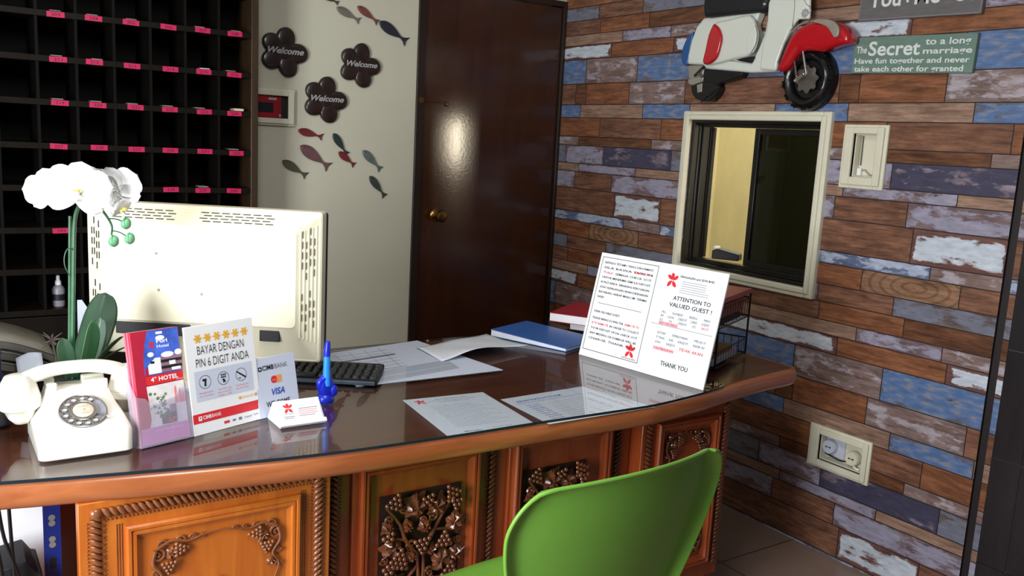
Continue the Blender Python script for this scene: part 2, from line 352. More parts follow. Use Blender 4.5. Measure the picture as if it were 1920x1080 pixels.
    def text(s, t, u, v, h, m, w=None, al='l', z=.0008, bold=0, shear=0, mx=None, res=2, space=1, ang=0):
        """cap height h, optional width w, baseline at v"""
        vs, fs = text_geo(t, bold, shear, space, res)
        if not vs: return s
        x0 = min(p[0] for p in vs); x1 = max(p[0] for p in vs); k = h / .70; kx = (w / (x1 - x0)) if w else k; W = (x1 - x0) * kx
        off = {'l': 0, 'c': -W / 2, 'r': -W}[al]; ca, sa = math.cos(ang), math.sin(ang)
        pts = []
        for x, y in vs:
            a = (x - x0) * kx + off; b = y * k; pts.append((u + a * ca - b * sa, v + a * sa + b * ca, z))
        return s.add(pts, fs, m, mx)
    def build(s, name, mats, parent=None, loc=None, bevel=0, local=False, seg=2, flat=False, angle=38):
        me = bpy.data.meshes.new(name); mats = mats if isinstance(mats, (list, tuple)) else [mats]
        o = bpy.data.objects.new(name, me); COL.objects.link(o)
        if parent is not None:
            o.parent = parent; off = Vector((0, 0, 0)) if local else world_loc(parent)
        else:
            if loc is None:
                xs, ys, zs = zip(*s.v); loc = ((min(xs) + max(xs)) / 2, (min(ys) + max(ys)) / 2, min(zs))
            o.location = loc; off = Vector(loc)
        me.from_pydata([tuple(Vector(p) - off) for p in s.v], [], s.f)
        for x in mats: me.materials.append(M[x] if isinstance(x, str) else x)
        me.polygons.foreach_set('material_index', s.m)
        if s.uv:
            ul = me.uv_layers.new(name='UVMap'); at = me.attributes.new('seed', 'FLOAT', 'FACE')
            for p in me.polygons:
                q = s.uv.get(p.index)
                if q:
                    for li, c in zip(p.loop_indices, q): ul.data[li].uv = c
                at.data[p.index].value = s.seed.get(p.index, 0)
        me.update()
        if not flat:
            me.polygons.foreach_set('use_smooth', [True] * len(me.polygons)); me.set_sharp_from_angle(angle=math.radians(angle))
        if bevel:
            b = o.modifiers.new('Bevel', 'BEVEL'); b.width = bevel; b.segments = seg; b.limit_method = 'ANGLE'; b.angle_limit = math.radians(40)
            b.harden_normals = False
        return o
def world_loc(o):
    v = Vector((0, 0, 0))
    while o is not None: v = v + o.location; o = o.parent
    return v
def tag(o, label, cat, group=None, kind=None):
    o['label'] = label; o['category'] = cat
    if group: o['group'] = group
    if kind: o['kind'] = kind
    return o
def thing(name, label, cat, loc, group=None, rot=None, mx=None):
    o = bpy.data.objects.new(name, None); COL.objects.link(o); o.empty_display_size = .05
    if mx is not None: o.matrix_world = mx
    else:
        o.location = loc
        if rot: o.rotation_euler = rot
    return tag(o, label, cat, group)
def structure(o): o['kind'] = 'structure'; return o
def struct_root(name, loc):
    o = bpy.data.objects.new(name, None); COL.objects.link(o); o.location = loc; o['kind'] = 'structure'; return o
def copy_tree(o, parent=None):
    c = o.copy(); COL.objects.link(c)
    if parent is not None: c.parent = parent; c.matrix_parent_inverse = o.matrix_parent_inverse
    for ch in list(o.children): copy_tree(ch, c)
    return c
def smooth_curve(pts, n=8):
    """Catmull-Rom through points"""
    pts = [Vector(p) for p in pts]; out = []
    for i in range(len(pts) - 1):
        p0, p1, p2, p3 = pts[max(i - 1, 0)], pts[i], pts[i + 1], pts[min(i + 2, len(pts) - 1)]
        for k in range(n):
            t = k / n; out.append(.5 * ((2 * p1) + (p2 - p0) * t + (2 * p0 - 5 * p1 + 4 * p2 - p3) * t * t + (3 * p1 - p0 - 3 * p2 + p3) * t ** 3))
    out.append(pts[-1]); return out
def rrect(x0, y0, x1, y1, r, n=4):
    out = []
    for cx, cy, a in ((x1 - r, y1 - r, 0), (x0 + r, y1 - r, 90), (x0 + r, y0 + r, 180), (x1 - r, y0 + r, 270)):
        for i in range(n + 1): q = math.radians(a + 90 * i / n); out.append((cx + r * math.cos(q), cy + r * math.sin(q)))
    return out
def split(rects, holes):
    """cut axis-aligned holes out of axis-aligned rects (x0,y0,x1,y1,tag)"""
    for hx0, hy0, hx1, hy1 in holes:
        nxt = []
        for x0, y0, x1, y1, t in rects:
            a0, b0, a1, b1 = max(x0, hx0), max(y0, hy0), min(x1, hx1), min(y1, hy1)
            if a0 >= a1 or b0 >= b1: nxt.append((x0, y0, x1, y1, t)); continue
            if y0 < b0: nxt.append((x0, y0, x1, b0, t))
            if b1 < y1: nxt.append((x0, b1, x1, y1, t))
            if x0 < a0: nxt.append((x0, b0, a0, b1, t))
            if a1 < x1: nxt.append((a1, b0, x1, b1, t))
        rects = nxt
    return rects
LOGO = []
for k, (a, ln, wd) in enumerate(((95, 1, .34), (38, 1.05, .3), (142, 1.05, .3), (232, 1.1, .34), (308, 1.1, .34))):
    a = math.radians(a); ca, sa = math.cos(a), math.sin(a)
    LOGO.append([(x * ca - y * sa, x * sa + y * ca) for x, y in ((.05, 0), (.35, -wd * .7), (.75, -wd * .8), (ln, -wd * .15), (ln * .95, wd * .5), (.6, wd * .75), (.3, wd * .45))])
def logo(mb, u, v, r, m=2, mx=None, z=.0009):
    for p in LOGO: mb.poly([(u + x * r, v + y * r) for x, y in p], m, z, mx)

# ================================================================== THE SETTING
HOLES = [(2.018, .948, 2.668, 1.548), (1.800, 1.361, 1.890, 1.506), (1.712, .344, 1.890, .438)]   # pass-through window, two wall niches
ROWS = [(2.063, 2.000, [(3.324, 'bb'), (3.026, 'gb'), (2.50, 'db'), (2.15, 'gb')]),
 (2.000, 1.935, [(3.311, 'ob'), (2.979, 'db'), (2.40, 'bb')]),
 (1.935, 1.886, [(3.150, 'la'), (2.839, 'lt'), (2.40, 'tb')]),
 (1.886, 1.820, [(3.220, 'ob'), (2.817, 'wh'), (2.30, 'wh')]),
 (1.820, 1.706, [(3.396, 'lt'), (3.033, 'bl'), (2.45, 'bl')]),
 (1.706, 1.609, [(3.465, 'db'), (3.385, 'ob'), (3.077, 'lt'), (2.727, 'bb')]),
 (1.609, 1.547, [(3.420, 'tb'), (2.978, 'bl'), (2.69, 'tb'), (2.25, 'bl')]),
 (1.547, 1.458, [(3.266, 'bb'), (2.853, 'ob'), (2.40, 'ob')]),
 (1.458, 1.415, [(3.420, 'db'), (2.906, 'lt')]),
 (1.415, 1.329, [(3.513, 'la'), (3.227, 'mt'), (2.776, 'gb')]),
 (1.329, 1.290, [(3.405, 'la'), (2.993, 'tb')]),
 (1.290, 1.209, [(3.432, 'bb'), (3.155, 'la'), (2.50, 'la')]),
 (1.209, 1.095, [(3.125, 'wh'), (2.818, 'bb'), (2.20, 'bb')]),
 (1.095, 1.050, [(3.050, 'lt'), (2.809, 'bw'), (2.20, 'bw')]),
 (1.050, .9755, [(3.292, 'sw'), (2.944, 'bb'), (2.40, 'ob')])]
def build_right_wall():
    keys = list(PK); mb = MB(); PER, H, SH = 1.487, 1.0875, .137
    rects = []
    for c in (-1, 0, 1):
        for ri, (z1, z0, bs) in enumerate(ROWS):
            a1, a0 = z1 - c * H, z0 - c * H; a0, a1 = max(a0, 0), min(a1, 2.75)
            if a1 - a0 < .004: continue
            for k in (-2, -1, 0, 1, 2):
                for bi, (y, t) in enumerate(bs):
                    ye = bs[bi + 1][0] if bi + 1 < len(bs) else bs[0][0] - PER
                    y1, y0 = y + c * SH + k * PER, ye + c * SH + k * PER
                    # the strip beyond the corner groove carries the same paper
                    for lo, hi in ((1.336, YB), (1.291, 1.309)):
                        q0, q1 = max(y0, lo), min(y1, hi)
                        if q1 - q0 > .003: rects.append((q0, a0, q1, a1, (t, y0, y1, z0 - c * H, z1 - c * H, (ri * 7 + bi * 3 + (k + c * 2) * .37) % 10)))
    G = .0017
    for x0, z0, x1, z1, (t, y0, y1, zz0, zz1, sd) in split(rects, HOLES):
        # a hair of dark seam only along true board edges
        e0 = G if abs(x0 - y0) < 1e-6 else 0; e1 = G if abs(x1 - y1) < 1e-6 else 0
        d0 = G if abs(z0 - zz0) < 1e-6 else 0; d1 = G if abs(z1 - zz1) < 1e-6 else 0
        a0, a1, b0, b1 = x0 + e0, x1 - e1, z0 + d0, z1 - d1
        if a1 <= a0 or b1 <= b0: continue
        i = len(mb.f); mb.add([(XR, a1, b0), (XR, a0, b0), (XR, a0, b1), (XR, a1, b1)], [(0, 1, 2, 3)][:1], keys.index(t) + 1)
        U = lambda a, b: ((y1 - a) / (y1 - y0), (b - zz0) / (zz1 - zz0))
        mb.uv[i] = [U(a1, b0), U(a0, b0), U(a0, b1), U(a1, b1)]; mb.seed[i] = sd
    for x0, z0, x1, z1, _ in split([(1.336, 0, YB, 2.75, 0), (1.291, 0, 1.309, 2.75, 0)], HOLES):
        mb.box((XR + .0006, x0, z0), (XR + .11, x1, z1), 0)
    mb.box((XR + .012, 1.309, 0), (XR + .11, 1.336, 2.75), 0)
    return structure(mb.build('wall_right', ['seam'] + [PK[k] for k in keys], loc=(XR, 2.4, 0), flat=True))
build_right_wall()

# back wall around the door opening
mb = MB()
for a in ((-2.6, 0, 1.876, 2.75), (1.876, 2.098, 2.80, 2.75)):
    mb.box((a[0], YB, a[1]), (a[2], YB + .12, a[3]))
structure(mb.build('wall_back', 'cream_wall', flat=True))
# floor: large beige-brown tiles
m, nt, b = new_mat('floor_tiles')
tc = nt.nodes.new('ShaderNodeTexCoord'); mp = nt.nodes.new('ShaderNodeMapping'); br = nt.nodes.new('ShaderNodeTexBrick')
br.offset = 0; br.inputs['Scale'].default_value = 1; br.inputs['Brick Width'].default_value = .4; br.inputs['Row Height'].default_value = .4
br.inputs['Mortar Size'].default_value = .0035; br.inputs['Color1'].default_value = (*lin((150, 128, 116)), 1); br.inputs['Color2'].default_value = (*lin((156, 133, 120)), 1)
br.inputs['Mortar'].default_value = (*lin((92, 76, 70)), 1); mp.inputs['Location'].default_value = (.11, .04, 0)
L(nt, tc.outputs['Object'], mp.inputs[0]); L(nt, mp.outputs[0], br.inputs[0])
n = noise(nt, 9, 6); mx = nt.nodes.new('ShaderNodeMix'); mx.data_type = 'RGBA'; mx.blend_type = 'MULTIPLY'; mx.inputs[0].default_value = .35
r = ramp(nt, n.outputs[0], [(.3, (.7, .7, .7)), (.7, (1, 1, 1))]); L(nt, br.outputs[0], mx.inputs[6]); L(nt, r.outputs[0], mx.inputs[7])
L(nt, mx.outputs[2], b.inputs['Base Color']); b.inputs['Roughness'].default_value = .32
M['floor'] = m
structure(MB().box((-2.6, -1.6, -.06), (5.0, 4.7, 0)).build('floor', 'floor', loc=(0, 0, 0), flat=True))
structure(MB().box((-2.6, -1.6, 2.75), (5.0, 4.7, 2.82)).build('ceiling', 'ceiling', flat=True))
# left wall with its entrance left open to the day
mb = MB()
for y0, y1, z0, z1 in ((1.58, YB, 0, 2.75), (.16, 1.58, 2.25, 2.75), (-1.6, .16, 0, 2.75)): mb.box((-1.57, y0, z0), (-1.45, y1, z1))
structure(mb.build('wall_left', 'cream_wall', flat=True))
# black granite cladding where the papered wall ends
mb = MB(); zs = [0, .21, .548, .885, 1.219, 1.555, 1.89, 2.226, 2.56, 2.75]; ys = [1.291, 1.203, .76]
mb.box((XR + .006, .76, 0), (XR + .11, 1.291, 2.75), 1)
for i in range(len(zs) - 1):
    for j in range(2):
        mb.box((XR, ys[j + 1] + .0012, zs[i] + .0012), (XR + .0065, ys[j] - .0012, zs[i + 1] - .0012), 0)
structure(mb.build('wall_right_cladding', ['tile_black', 'grout'], flat=True))
# the office seen through the pass-through window
mb = MB(); mb.box((2.80, 4.45, 0), (4.8, 4.55, 2.75)); mb.box((4.75, .9, 0), (4.85, 4.55, 2.75)); mb.box((2.80, .9, 0), (4.85, 1.0, 2.75))
structure(mb.build('wall_office', 'office_wall', flat=True))

# ---- door
d = struct_root('door_1', (2.28, YB, 0))
mb = MB(); mb.box((1.876, YB - .012, 0), (1.912, YB + .10, 2.098)); mb.box((2.666, YB - .012, 0), (2.6825, YB + .10, 2.098)); mb.box((1.912, YB - .012, 2.072), (2.666, YB + .10, 2.098))
mb.build('door_frame', 'door_frame', d, bevel=.002)
MB().box((1.914, YB + .006, .005), (2.664, YB + .046, 2.070)).build('door_leaf', 'door', d, bevel=.002)
kc = (2.006, YB + .006, 1.062); fr = frame(kc, (1, 0, 0), (0, 0, 1), (0, -1, 0))
MB().lathe([(.032, 0), (.032, .004), (.026, .010), (.012, .014), (.011, .030), (.018, .036), (.027, .046), (.029, .056), (.024, .066), (.012, .071)], 0, 24, fr).build('door_knob', 'brass', d)
mb = MB(); mb.tube([(1.905, YB - .014, 1.578), (1.96, YB - .016, 1.576), (2.03, YB - .008, 1.572)], .0022, 0, 6); mb.ball((2.036, YB, 1.568), (.006, .008, .011)); mb.box((1.885, YB - .018, 1.566), (1.907, YB - .011, 1.590))
mb.build('latch_hook', 'brass', d)

# ---- pass-through window in the right wall
wd = struct_root('window_1', (XR, 2.34, .94))
def ring_frame(mb, y0, z0, y1, z1, t, x0, x1, m=0):
    """a rectangular frame in the wall plane; x1 is its front"""
    for a in ((y0, z0, y0 + t, z1), (y1 - t, z0, y1, z1), (y0 + t, z0, y1 - t, z0 + t), (y0 + t, z1 - t, y1 - t, z1)):
        mb.box((x1, a[0], a[1]), (x0, a[2], a[3]), m)
mb = MB(); ring_frame(mb, 1.985, .912, 2.706, 1.580, .036, XR + .02, XR - .018); ring_frame(mb, 2.000, .928, 2.690, 1.566, .022, XR, XR - .026)
mb.build('window_frame', 'window_cream', wd, bevel=.005)
mb = MB(); ring_frame(mb, 2.020, .949, 2.667, 1.547, .014, XR + .115, XR + .0); ring_frame(mb, 2.034, .963, 2.653, 1.533, .014, XR + .085, XR + .040); ring_frame(mb, 2.034, .963, 2.653, 1.533, .006, XR + .036, XR + .026)
mb.build('window_jamb', 'window_dark', wd, bevel=.002)
sash = MB(); ring_frame(sash, 2.049, .978, 2.385, 1.518, .024, XR + .080, XR + .060); sash.build('sliding_sash', 'window_dark', wd, bevel=.002)
MB().box((XR + .067, 2.073, 1.002), (XR + .072, 2.361, 1.494)).build('pane', 'pane', wd, flat=True)
MB().box((XR + .082, 2.622, .978), (XR + .098, 2.638, 1.518)).build('fixed_stile', 'window_dark', wd, bevel=.002)

# ---- cream niches (a recessed box with a moulded frame)
def niche(n, y0, z0, y1, z1, iy0, iz0, iy1, iz1, depth, back):
    r = struct_root('trim_%d' % n, (XR, (y0 + y1) / 2, z0)); mb = MB()
    t = iy0 - y0
    for k, (f, h) in enumerate(((0, .010), (.30, .019), (.62, .013))):
        a0, a1, b0, b1 = y0 + (iy0 - y0) * f, y1 - (y1 - iy1) * f, z0 + (iz0 - z0) * f, z1 - (z1 - iz1) * f
        for q in ((a0, b0, iy0, b1), (iy1, b0, a1, b1), (iy0, b0, iy1, iz0), (iy0, iz1, iy1, b1)):
            mb.box((XR - h, q[0], q[1]), (XR + .001, q[2], q[3]))
    mb.build('niche_frame', 'window_cream', r, bevel=.003)
    mb = MB(); mb.box((XR + depth, iy0, iz0), (XR + depth + .006, iy1, iz1)); e = .004
    mb.box((XR, iy0, iz0), (XR + depth, iy0 + e, iz1)); mb.box((XR, iy1 - e, iz0), (XR + depth, iy1, iz1)); mb.box((XR, iy0 + e, iz0), (XR + depth, iy1 - e, iz0 + e)); mb.box((XR, iy0 + e, iz1 - e), (XR + depth, iy1 - e, iz1))
    mb.build('niche_box', back, r, flat=True)
    return r
r1 = niche(1, 1.763, 1.321, 1.933, 1.537, 1.800, 1.361, 1.890, 1.506, .030, 'window_cream')
mb = MB()
for y, z in ((1.815, 1.482), (1.817, 1.405)): mb.lathe([(.003, 0), (.003, .001)], 0, 8, frame((XR + .0295, y, z), (0, 1, 0), (0, 0, 1), (-1, 0, 0)))
mb.box((XR + .016, 1.868, 1.366), (XR + .0299, 1.883, 1.390), 1)
mb.tube(smooth_curve([(XR + .022, 1.868, 1.382), (XR + .02, 1.858, 1.386), (XR + .018, 1.846, 1.378), (XR + .016, 1.832, 1.369), (XR + .014, 1.815, 1.368)]), .0018, 2, 6)
mb.tube([(XR + .027, 1.880, 1.50), (XR + .027, 1.879, 1.40)], .0022, 0, 6)
mb.build('cable_stub', ['black', 'white', 'grey'], r1)
r2 = niche(2, 1.683, .312, 1.935, .468, 1.712, .344, 1.890, .438, .034, 'window_cream')
def wall_socket(yc, zc, wd_, m, label):
    t = thing('wall_socket', label, 'socket', (XR + .034, yc, zc), 'sockets in the low wall niche')
    MB().box((XR + .026, yc - wd_ / 2, zc - .040), (XR + .0338, yc + wd_ / 2, zc + .040)).build('socket_plate', m, t, bevel=.002)
    return t
def plug(yc, zc, m, label):
    t = thing('round_plug', label, 'plug', (XR + .026, yc, zc), 'round two-pin plugs in the low wall niche'); fr = frame((XR + .0258, yc, zc), (0, -1, 0), (0, 0, 1), (-1, 0, 0))
    MB().lathe([(.025, 0), (.026, .004), (.026, .020), (.023, .024)], 0, 28, fr).build('plug_body', m, t)
    mb = MB()
    for s in (-1, 1): mb.lathe([(.0032, .0235), (.0032, .0245)], 0, 10, fr @ Matrix.Translation((s * .008, 0, 0)))
    mb.box((-.008, -.0012, .0238), (.008, .0012, .0242), 0, fr); mb.build('pin_holes', 'black', t)
    return t
wall_socket(1.846, .393, .075, 'socket_blue', 'square white wall socket at the left in the low niche')
plug(1.860, .395, 'socket_blue', 'round white plug on the left socket in the low niche')
plug(1.764, .382, 'socket_cream', 'cream round plug hanging at the right in the low niche')
mb = MB(); mb.tube(smooth_curve([(XR + .012, 1.875, .367), (XR + .010, 1.84, .362), (XR + .008, 1.81, .360), (XR + .012, 1.78, .364)]), .0028, 0, 6)
tag(mb.build('plug_cable', 'black'), 'short black cable lying in the low socket niche', 'cable')
mb = MB(); mb.tube(smooth_curve([(XR + .012, 1.758, .358), (XR + .010, 1.748, .352), (XR + .014, 1.735, .350)]), .0034, 0, 6)
tag(mb.build('plug_lead', 'white'), 'short white lead under the cream plug', 'cable')
# ---- cream wall niche with the alarm panel, half behind the key rack
r3 = struct_root('trim_3', (1.20, YB, 1.43)); mb = MB()
for k, h, t in ((0, .016, .0), (.008, .026, .0), (.020, .018, 0)):
    a0, a1, b0, b1 = 1.06 + k, 1.317 - k, 1.430 + k, 1.577 - k
    for q in ((a0, b0, 1.09, b1), (1.285, b0, a1, b1), (1.09, b0, 1.285, 1.460), (1.09, 1.549, 1.285, b1)): mb.box((q[0], YB - h, q[1]), (q[2], YB, q[3]))
mb.build('niche_frame', 'window_cream', r3, bevel=.003)
MB().box((1.09, YB - .002, 1.460), (1.285, YB, 1.549)).build('niche_box', 'softblack', r3, flat=True)
t = thing('alarm_panel', 'red alarm panel with dark screen inside the cream wall niche', 'alarm panel', (1.17, YB, 1.462))
MB().box((1.095, YB - .012, 1.461), (1.260, YB - .0022, 1.548)).build('panel_case', 'alarm_red', t, bevel=.002)
mb = MB(); mb.box((1.10, YB - .0145, 1.482), (1.225, YB - .0118, 1.520)); mb.build('screen', 'black', t, bevel=.001)
MB().box((1.205, YB - .0142, 1.532), (1.238, YB - .0118, 1.540)).build('nameplate', 'silver', t)
MB().box((1.250, YB - .0142, 1.466), (1.256, YB - .0118, 1.476)).build('latch', 'silver', t)

# ================================================================== KEY RACK AND WALL DECORATION
RY = 3.34                                              # front plane of the rack
RXS = [-.113, .0045, .122, .2395, .357, .4745, .592, .7095, .827, .9445, 1.062]
RZS = [2.035, 1.893, 1.750, 1.606, 1.465, 1.321, 1.180, 1.038, .897, .755]
rack = thing('key_rack', 'tall dark wooden pigeonhole key rack with pink number labels', 'key rack', (.48, RY, 0))
mb = MB(); mb.box((-.14, YB - .016, .0), (1.087, YB, 2.20)); mb.build('back_panel', 'rack_cell', rack, flat=True)
MB().box((1.062, RY, .0), (1.089, YB - .016, 2.20)).build('side_panel', 'rack_edge', rack, bevel=.002)
MB().box((-.14, RY, .0), (-.113, YB - .016, 2.20)).build('side_panel', 'rack_edge', rack, bevel=.002)
MB().box((-.113, RY, 2.17), (1.062, YB - .016, 2.20)).build('top_board', 'rack', rack, bevel=.002)
MB().box((-.113, RY + .004, .0), (1.062, YB - .016, .74)).build('base_cabinet', 'rack', rack, bevel=.002)
for z in RZS: MB().box((-.113, RY, z - .010), (1.062, YB - .016, z + .010)).build('shelf', 'rack', rack, bevel=.001)
for x in RXS[1:-1]:
    MB().box((x - .0045, RY + .003, .765), (x + .0045, YB - .016, 2.17)).build('divider', 'rack_cell', rack)
num = {2: 203, 3: 211, 4: 219, 5: 227, 6: 235, 7: 243}
cells = [(r, c) for r in (2, 3, 4, 5) for c in range(6)] + [(6, 3), (6, 4), (6, 5), (7, 0)]
for r_, c in cells:
    xc = (RXS[4 + c] + RXS[5 + c]) / 2 + rnd.uniform(-.007, .007) + .002; z = RZS[r_] + rnd.uniform(-.0015, .0015)
    mb = MB(); fr = frame((xc, RY - .0004, z), (1, 0, 0), (0, 0, 1), (0, -1, 0)) @ Matrix.Rotation(rnd.uniform(-.04, .04), 4, 'Z')
    mb.box((-.0265, -.0088, 0), (.0265, .0088, .0009), 0, fr)
    mb.text(str(num[r_] + c), 0, -.0048, .0098, 1, .026, 'c', .0014, .012, mx=fr)
    o = mb.build('number_label', ['pink', 'tagink'], rack, flat=True)
    o['label'] = 'pink label %d' % (num[r_] + c)
CARDS = {(2, 0): .5, (2, 1): .4, (2, 2): .5, (2, 4): .4, (2, 5): .6, (3, 0): .5, (3, 1): .6, (3, 4): .7, (3, 5): .3, (4, 0): .5, (4, 1): .5, (4, 2): .5, (4, 3): .5, (4, 4): .4, (4, 5): .8, (5, 5): .5, (6, 4): .6}
for (r_, c), dx in CARDS.items():
    xc = (RXS[4 + c] + RXS[5 + c]) / 2 + (dx - .5) * .06; z = RZS[r_] + .0101
    big = (r_, c) == (4, 5)
    mb = MB(); h = .009 if big else .004
    mb.box((xc - .017, RY + .012, z), (xc + .017, RY + .075, z + h))
    col = 'socket_cream' if big else ('grey' if (r_, c) != (3, 4) else 'white')
    o = mb.build('key_tag', col, bevel=.001)
    tag(o, '%s key tag lying in the pigeonhole above pink label %d' % ('thick cream' if big else ('white' if col == 'white' else 'thin grey'), num[r_] + c), 'key tag', 'key tags in the pigeonholes')
# small pump bottle standing in a lower pigeonhole
bx, bz = .405, .7651
t = thing('bottle', 'small milky bottle standing in a low rack pigeonhole behind the orchid stem', 'bottle', (bx, 3.40, bz))
MB().lathe([(.019, 0), (.021, .004), (.021, .060), (.016, .070), (.009, .075)], 0, 16, Matrix.Translation((bx, 3.40, bz))).build('bottle_body', 'bottle', t)
MB().lathe([(.0105, .0752), (.0105, .088), (.007, .092), (.006, .108), (.003, .110)], 0, 14, Matrix.Translation((bx, 3.40, bz))).build('cap', 'white', t)
mb = MB(); mb.lathe([(.0214, .022), (.0214, .044)], 0, 16, Matrix.Translation((bx, 3.40, bz))); mb.build('bottle_label', 'softblack', t)

# ---- wooden fish on the cream wall: head pixel, tail pixel, width ratio
FW = frame((0, YB, 0), (1, 0, 0), (0, 0, 1), (0, -1, 0))
def zp(u, v): return (460 + u / 2.7, v / 2.7)
FISH = [((385, -28), (470, 16), 'brown', .30, 'brown wooden fish cut by the top of the picture, highest of the school'),
 ((460, 36), (577, 106), 'grey', .30, 'grey speckled wooden fish just below the topmost brown fish'),
 ((566, 30), (670, 114), 'rust', .28, 'rust brown wooden fish between the grey fish and the dark blue fish'),
 ((677, 108), (816, 212), 'ink', .31, 'large dark blue wooden fish at the upper right, nearest the door top'),
 ((266, 658), (389, 694), 'red', .31, 'dark red wooden fish swimming level under the lowest flower plaque'),
 ((277, 736), (422, 846), 'mauve', .33, 'large mauve wooden fish, biggest of the lower school'),
 ((186, 812), (308, 890), 'olive', .31, 'olive brown wooden fish, lowest at the left beside the key rack'),
 ((444, 674), (514, 782), 'teal', .31, 'dark teal wooden fish diving onto a small red fish'),
 ((471, 768), (551, 836), 'red', .34, 'small red wooden fish touching the dark teal fish above it'),
 ((593, 760), (684, 858), 'sage', .30, 'sage grey wooden fish to the right of the touching pair'),
 ((628, 890), (706, 994), 'slate', .29, 'slate grey wooden fish, lowest of the school near the door')]
for h, tl, c, wr, lab in FISH:
    a = onY(*zp(*h), YB - .006); b_ = onY(*zp(*tl), YB - .006); dv = Vector((b_.x - a.x, b_.z - a.z)); ln = dv.length; ang = math.atan2(dv.y, dv.x)
    mx = FW @ Matrix.Translation((a.x, a.z, .002)) @ Matrix.Rotation(ang, 4, 'Z'); n = 12; W = ln * wr / 2
    prof = [(t * .80, math.sin(PI * min(1, t ** .8)) ** .85 * (1 - .16 * t)) for t in [i / n for i in range(n + 1)]]
    top = [(x * ln, max(W * y, W * .16 if x > .5 else 0)) for x, y in prof]; bot = [(x, -y) for x, y in top[1:]][::-1]
    tail = [(ln * .90, W * .45), (ln * 1.02, W * 1.0), (ln * .955, 0), (ln * 1.0, -W * .95), (ln * .90, -W * .4)]
    t = thing('wooden_fish', lab, 'fish', a, 'wooden fish on the cream wall')
    MB().prism(top + tail + bot, 0, .009, 0, mx).build('fish_body', 'fish_' + c, t, bevel=.0025)
    mb = MB(); mb.lathe([(.0022, .0088), (.0022, .0098), (.001, .0102)], 0, 8, mx @ Matrix.Translation((ln * .13, W * .22, 0))); mb.build('eye', 'softblack', t)

# ---- flower plaques
PLQ = [((195, 265), .098, 'dark wooden flower plaque reading Welcome beside the key rack'), ((580, 332), .092, 'dark wooden flower plaque reading Welcome, rightmost near the door'),
       ((405, 506), .095, 'dark wooden flower plaque reading Welcome, lowest of the three')]
for (u, v), R, lab in PLQ:
    c = onY(*zp(u, v), YB - .01); t = thing('flower_plaque', lab, 'plaque', (c.x, YB, c.z), 'wooden flower plaques on the cream wall')
    for k, a in enumerate((83, 146, 211, 287, 0)):
        a = math.radians(a); fr = FW @ Matrix.Translation((c.x, c.z, .001)) @ Matrix.Rotation(a, 4, 'Z')
        mb = MB()
        def pf(uu, vv, R=R):
            q = 2 * PI * uu; rr = math.sin(vv * PI / 2) if vv < 1 else 1
            x = R * .56 + math.cos(q) * R * .46 * rr; y = math.sin(q) * R * .40 * rr
            return (x, y, .012 + .010 * math.cos(vv * PI / 2) + .0006 * k)
        mb.grid(pf, 22, 6, 0, fr, wrap=True)
        rim = [pf(i / 22, 1)[:2] for i in range(22)]; mb.prism(rim, 0, .0115 + .0006 * k, 0, fr)
        mb.build('petal', 'flower_wood', t)
    fr = FW @ Matrix.Translation((c.x, c.z, .0))
    MB().lathe([(R * .30, .001), (R * .30, .022), (R * .2, .026), (.004, .027)], 0, 22, fr).build('plaque_centre', 'flower_wood', t)
    mb = MB(); mb.prism(rrect(-R * .78, -R * .06, R * .86, R * .24, R * .14), .0242, .0248, 1, fr)
    mb.text('Welcome', R * .04, -R * .06, R * .24, 0, R * 1.52, 'c', .0272, .028, .35, fr, 3)
    mb.text('Welcome', R * .04, -R * .06, R * .24, 0, R * 1.52, 'c', .0262, .028, .35, fr, 3)
    mb.m = [q for q in mb.m]; o = mb.build('lettering', ['silver', 'flower_wood'], t, flat=True)

# ---- scooter wall decoration, half-relief
def SP(pts, X, smooth=0):
    p = [onX(x, y, X) for x, y in pts]; q = [(-(v.y), v.z) for v in p]          # local u = -y, v = z
    if smooth:
        c = smooth_curve([(a, b, 0) for a, b in q + [q[0]]], smooth)[:-1]; q = [(v.x, v.y) for v in c]
    return q
SX = frame((XR, 0, 0), (0, -1, 0), (0, 0, 1), (-1, 0, 0))
sc = thing('scooter_wall_art', 'white and red half-relief motor scooter hung above the pass-through window', 'wall art', (XR, 2.3, 1.58))
def za(u, v): return (1260 + u / 5.4, v / 5.4)
def zb(u, v): return (1440 + u / 4.906, v / 4.906)
def relief(name, pts, d0, d1, m, smooth=0, bev=.008, conv=lambda a, b: (a, b)):
    mb = MB(); mb.prism(SP([conv(*p) for p in pts], XR - d1, smooth), d0, d1, 0, SX); return mb.build(name, m, sc, bevel=bev, seg=3)
relief('shell', [(318, 180), (560, 150), (892, 110), (835, 245), (858, 330), (850, 440), (800, 565), (640, 610), (800, 640), (880, 470), (935, 330), (975, 120), (985, -240), (1330, -240), (1275, 45), (1222, 120), (1225, 190),
   (1190, 300), (1135, 450), (1075, 590), (1040, 725), (800, 735), (560, 715), (330, 695), (320, 655), (150, 650), (160, 560), (195, 400), (245, 270)], .004, .045, 'scooter_white', 0, .010, za)
relief('front_apron', [(985, -240), (1395, -240), (1390, 30), (1385, 190), (1262, 195), (1190, 300), (1130, 450), (1070, 600), (1045, 715), (880, 705), (905, 480), (955, 280)], .0445, .062, 'scooter_white', 0, .009, za)
relief('engine_cowl', [(420, 225), (600, 185), (780, 150), (835, 245), (858, 340), (835, 470), (770, 560), (640, 590), (460, 640), (330, 660), (310, 620), (340, 480), (370, 330)], .0445, .066, 'scooter_white', 2, .014, za)
relief('cowl_flare', [(835, 250), (852, 340), (835, 450), (770, 555), (750, 480), (770, 340)], .065, .073, 'scooter_white', 3, .005, za)
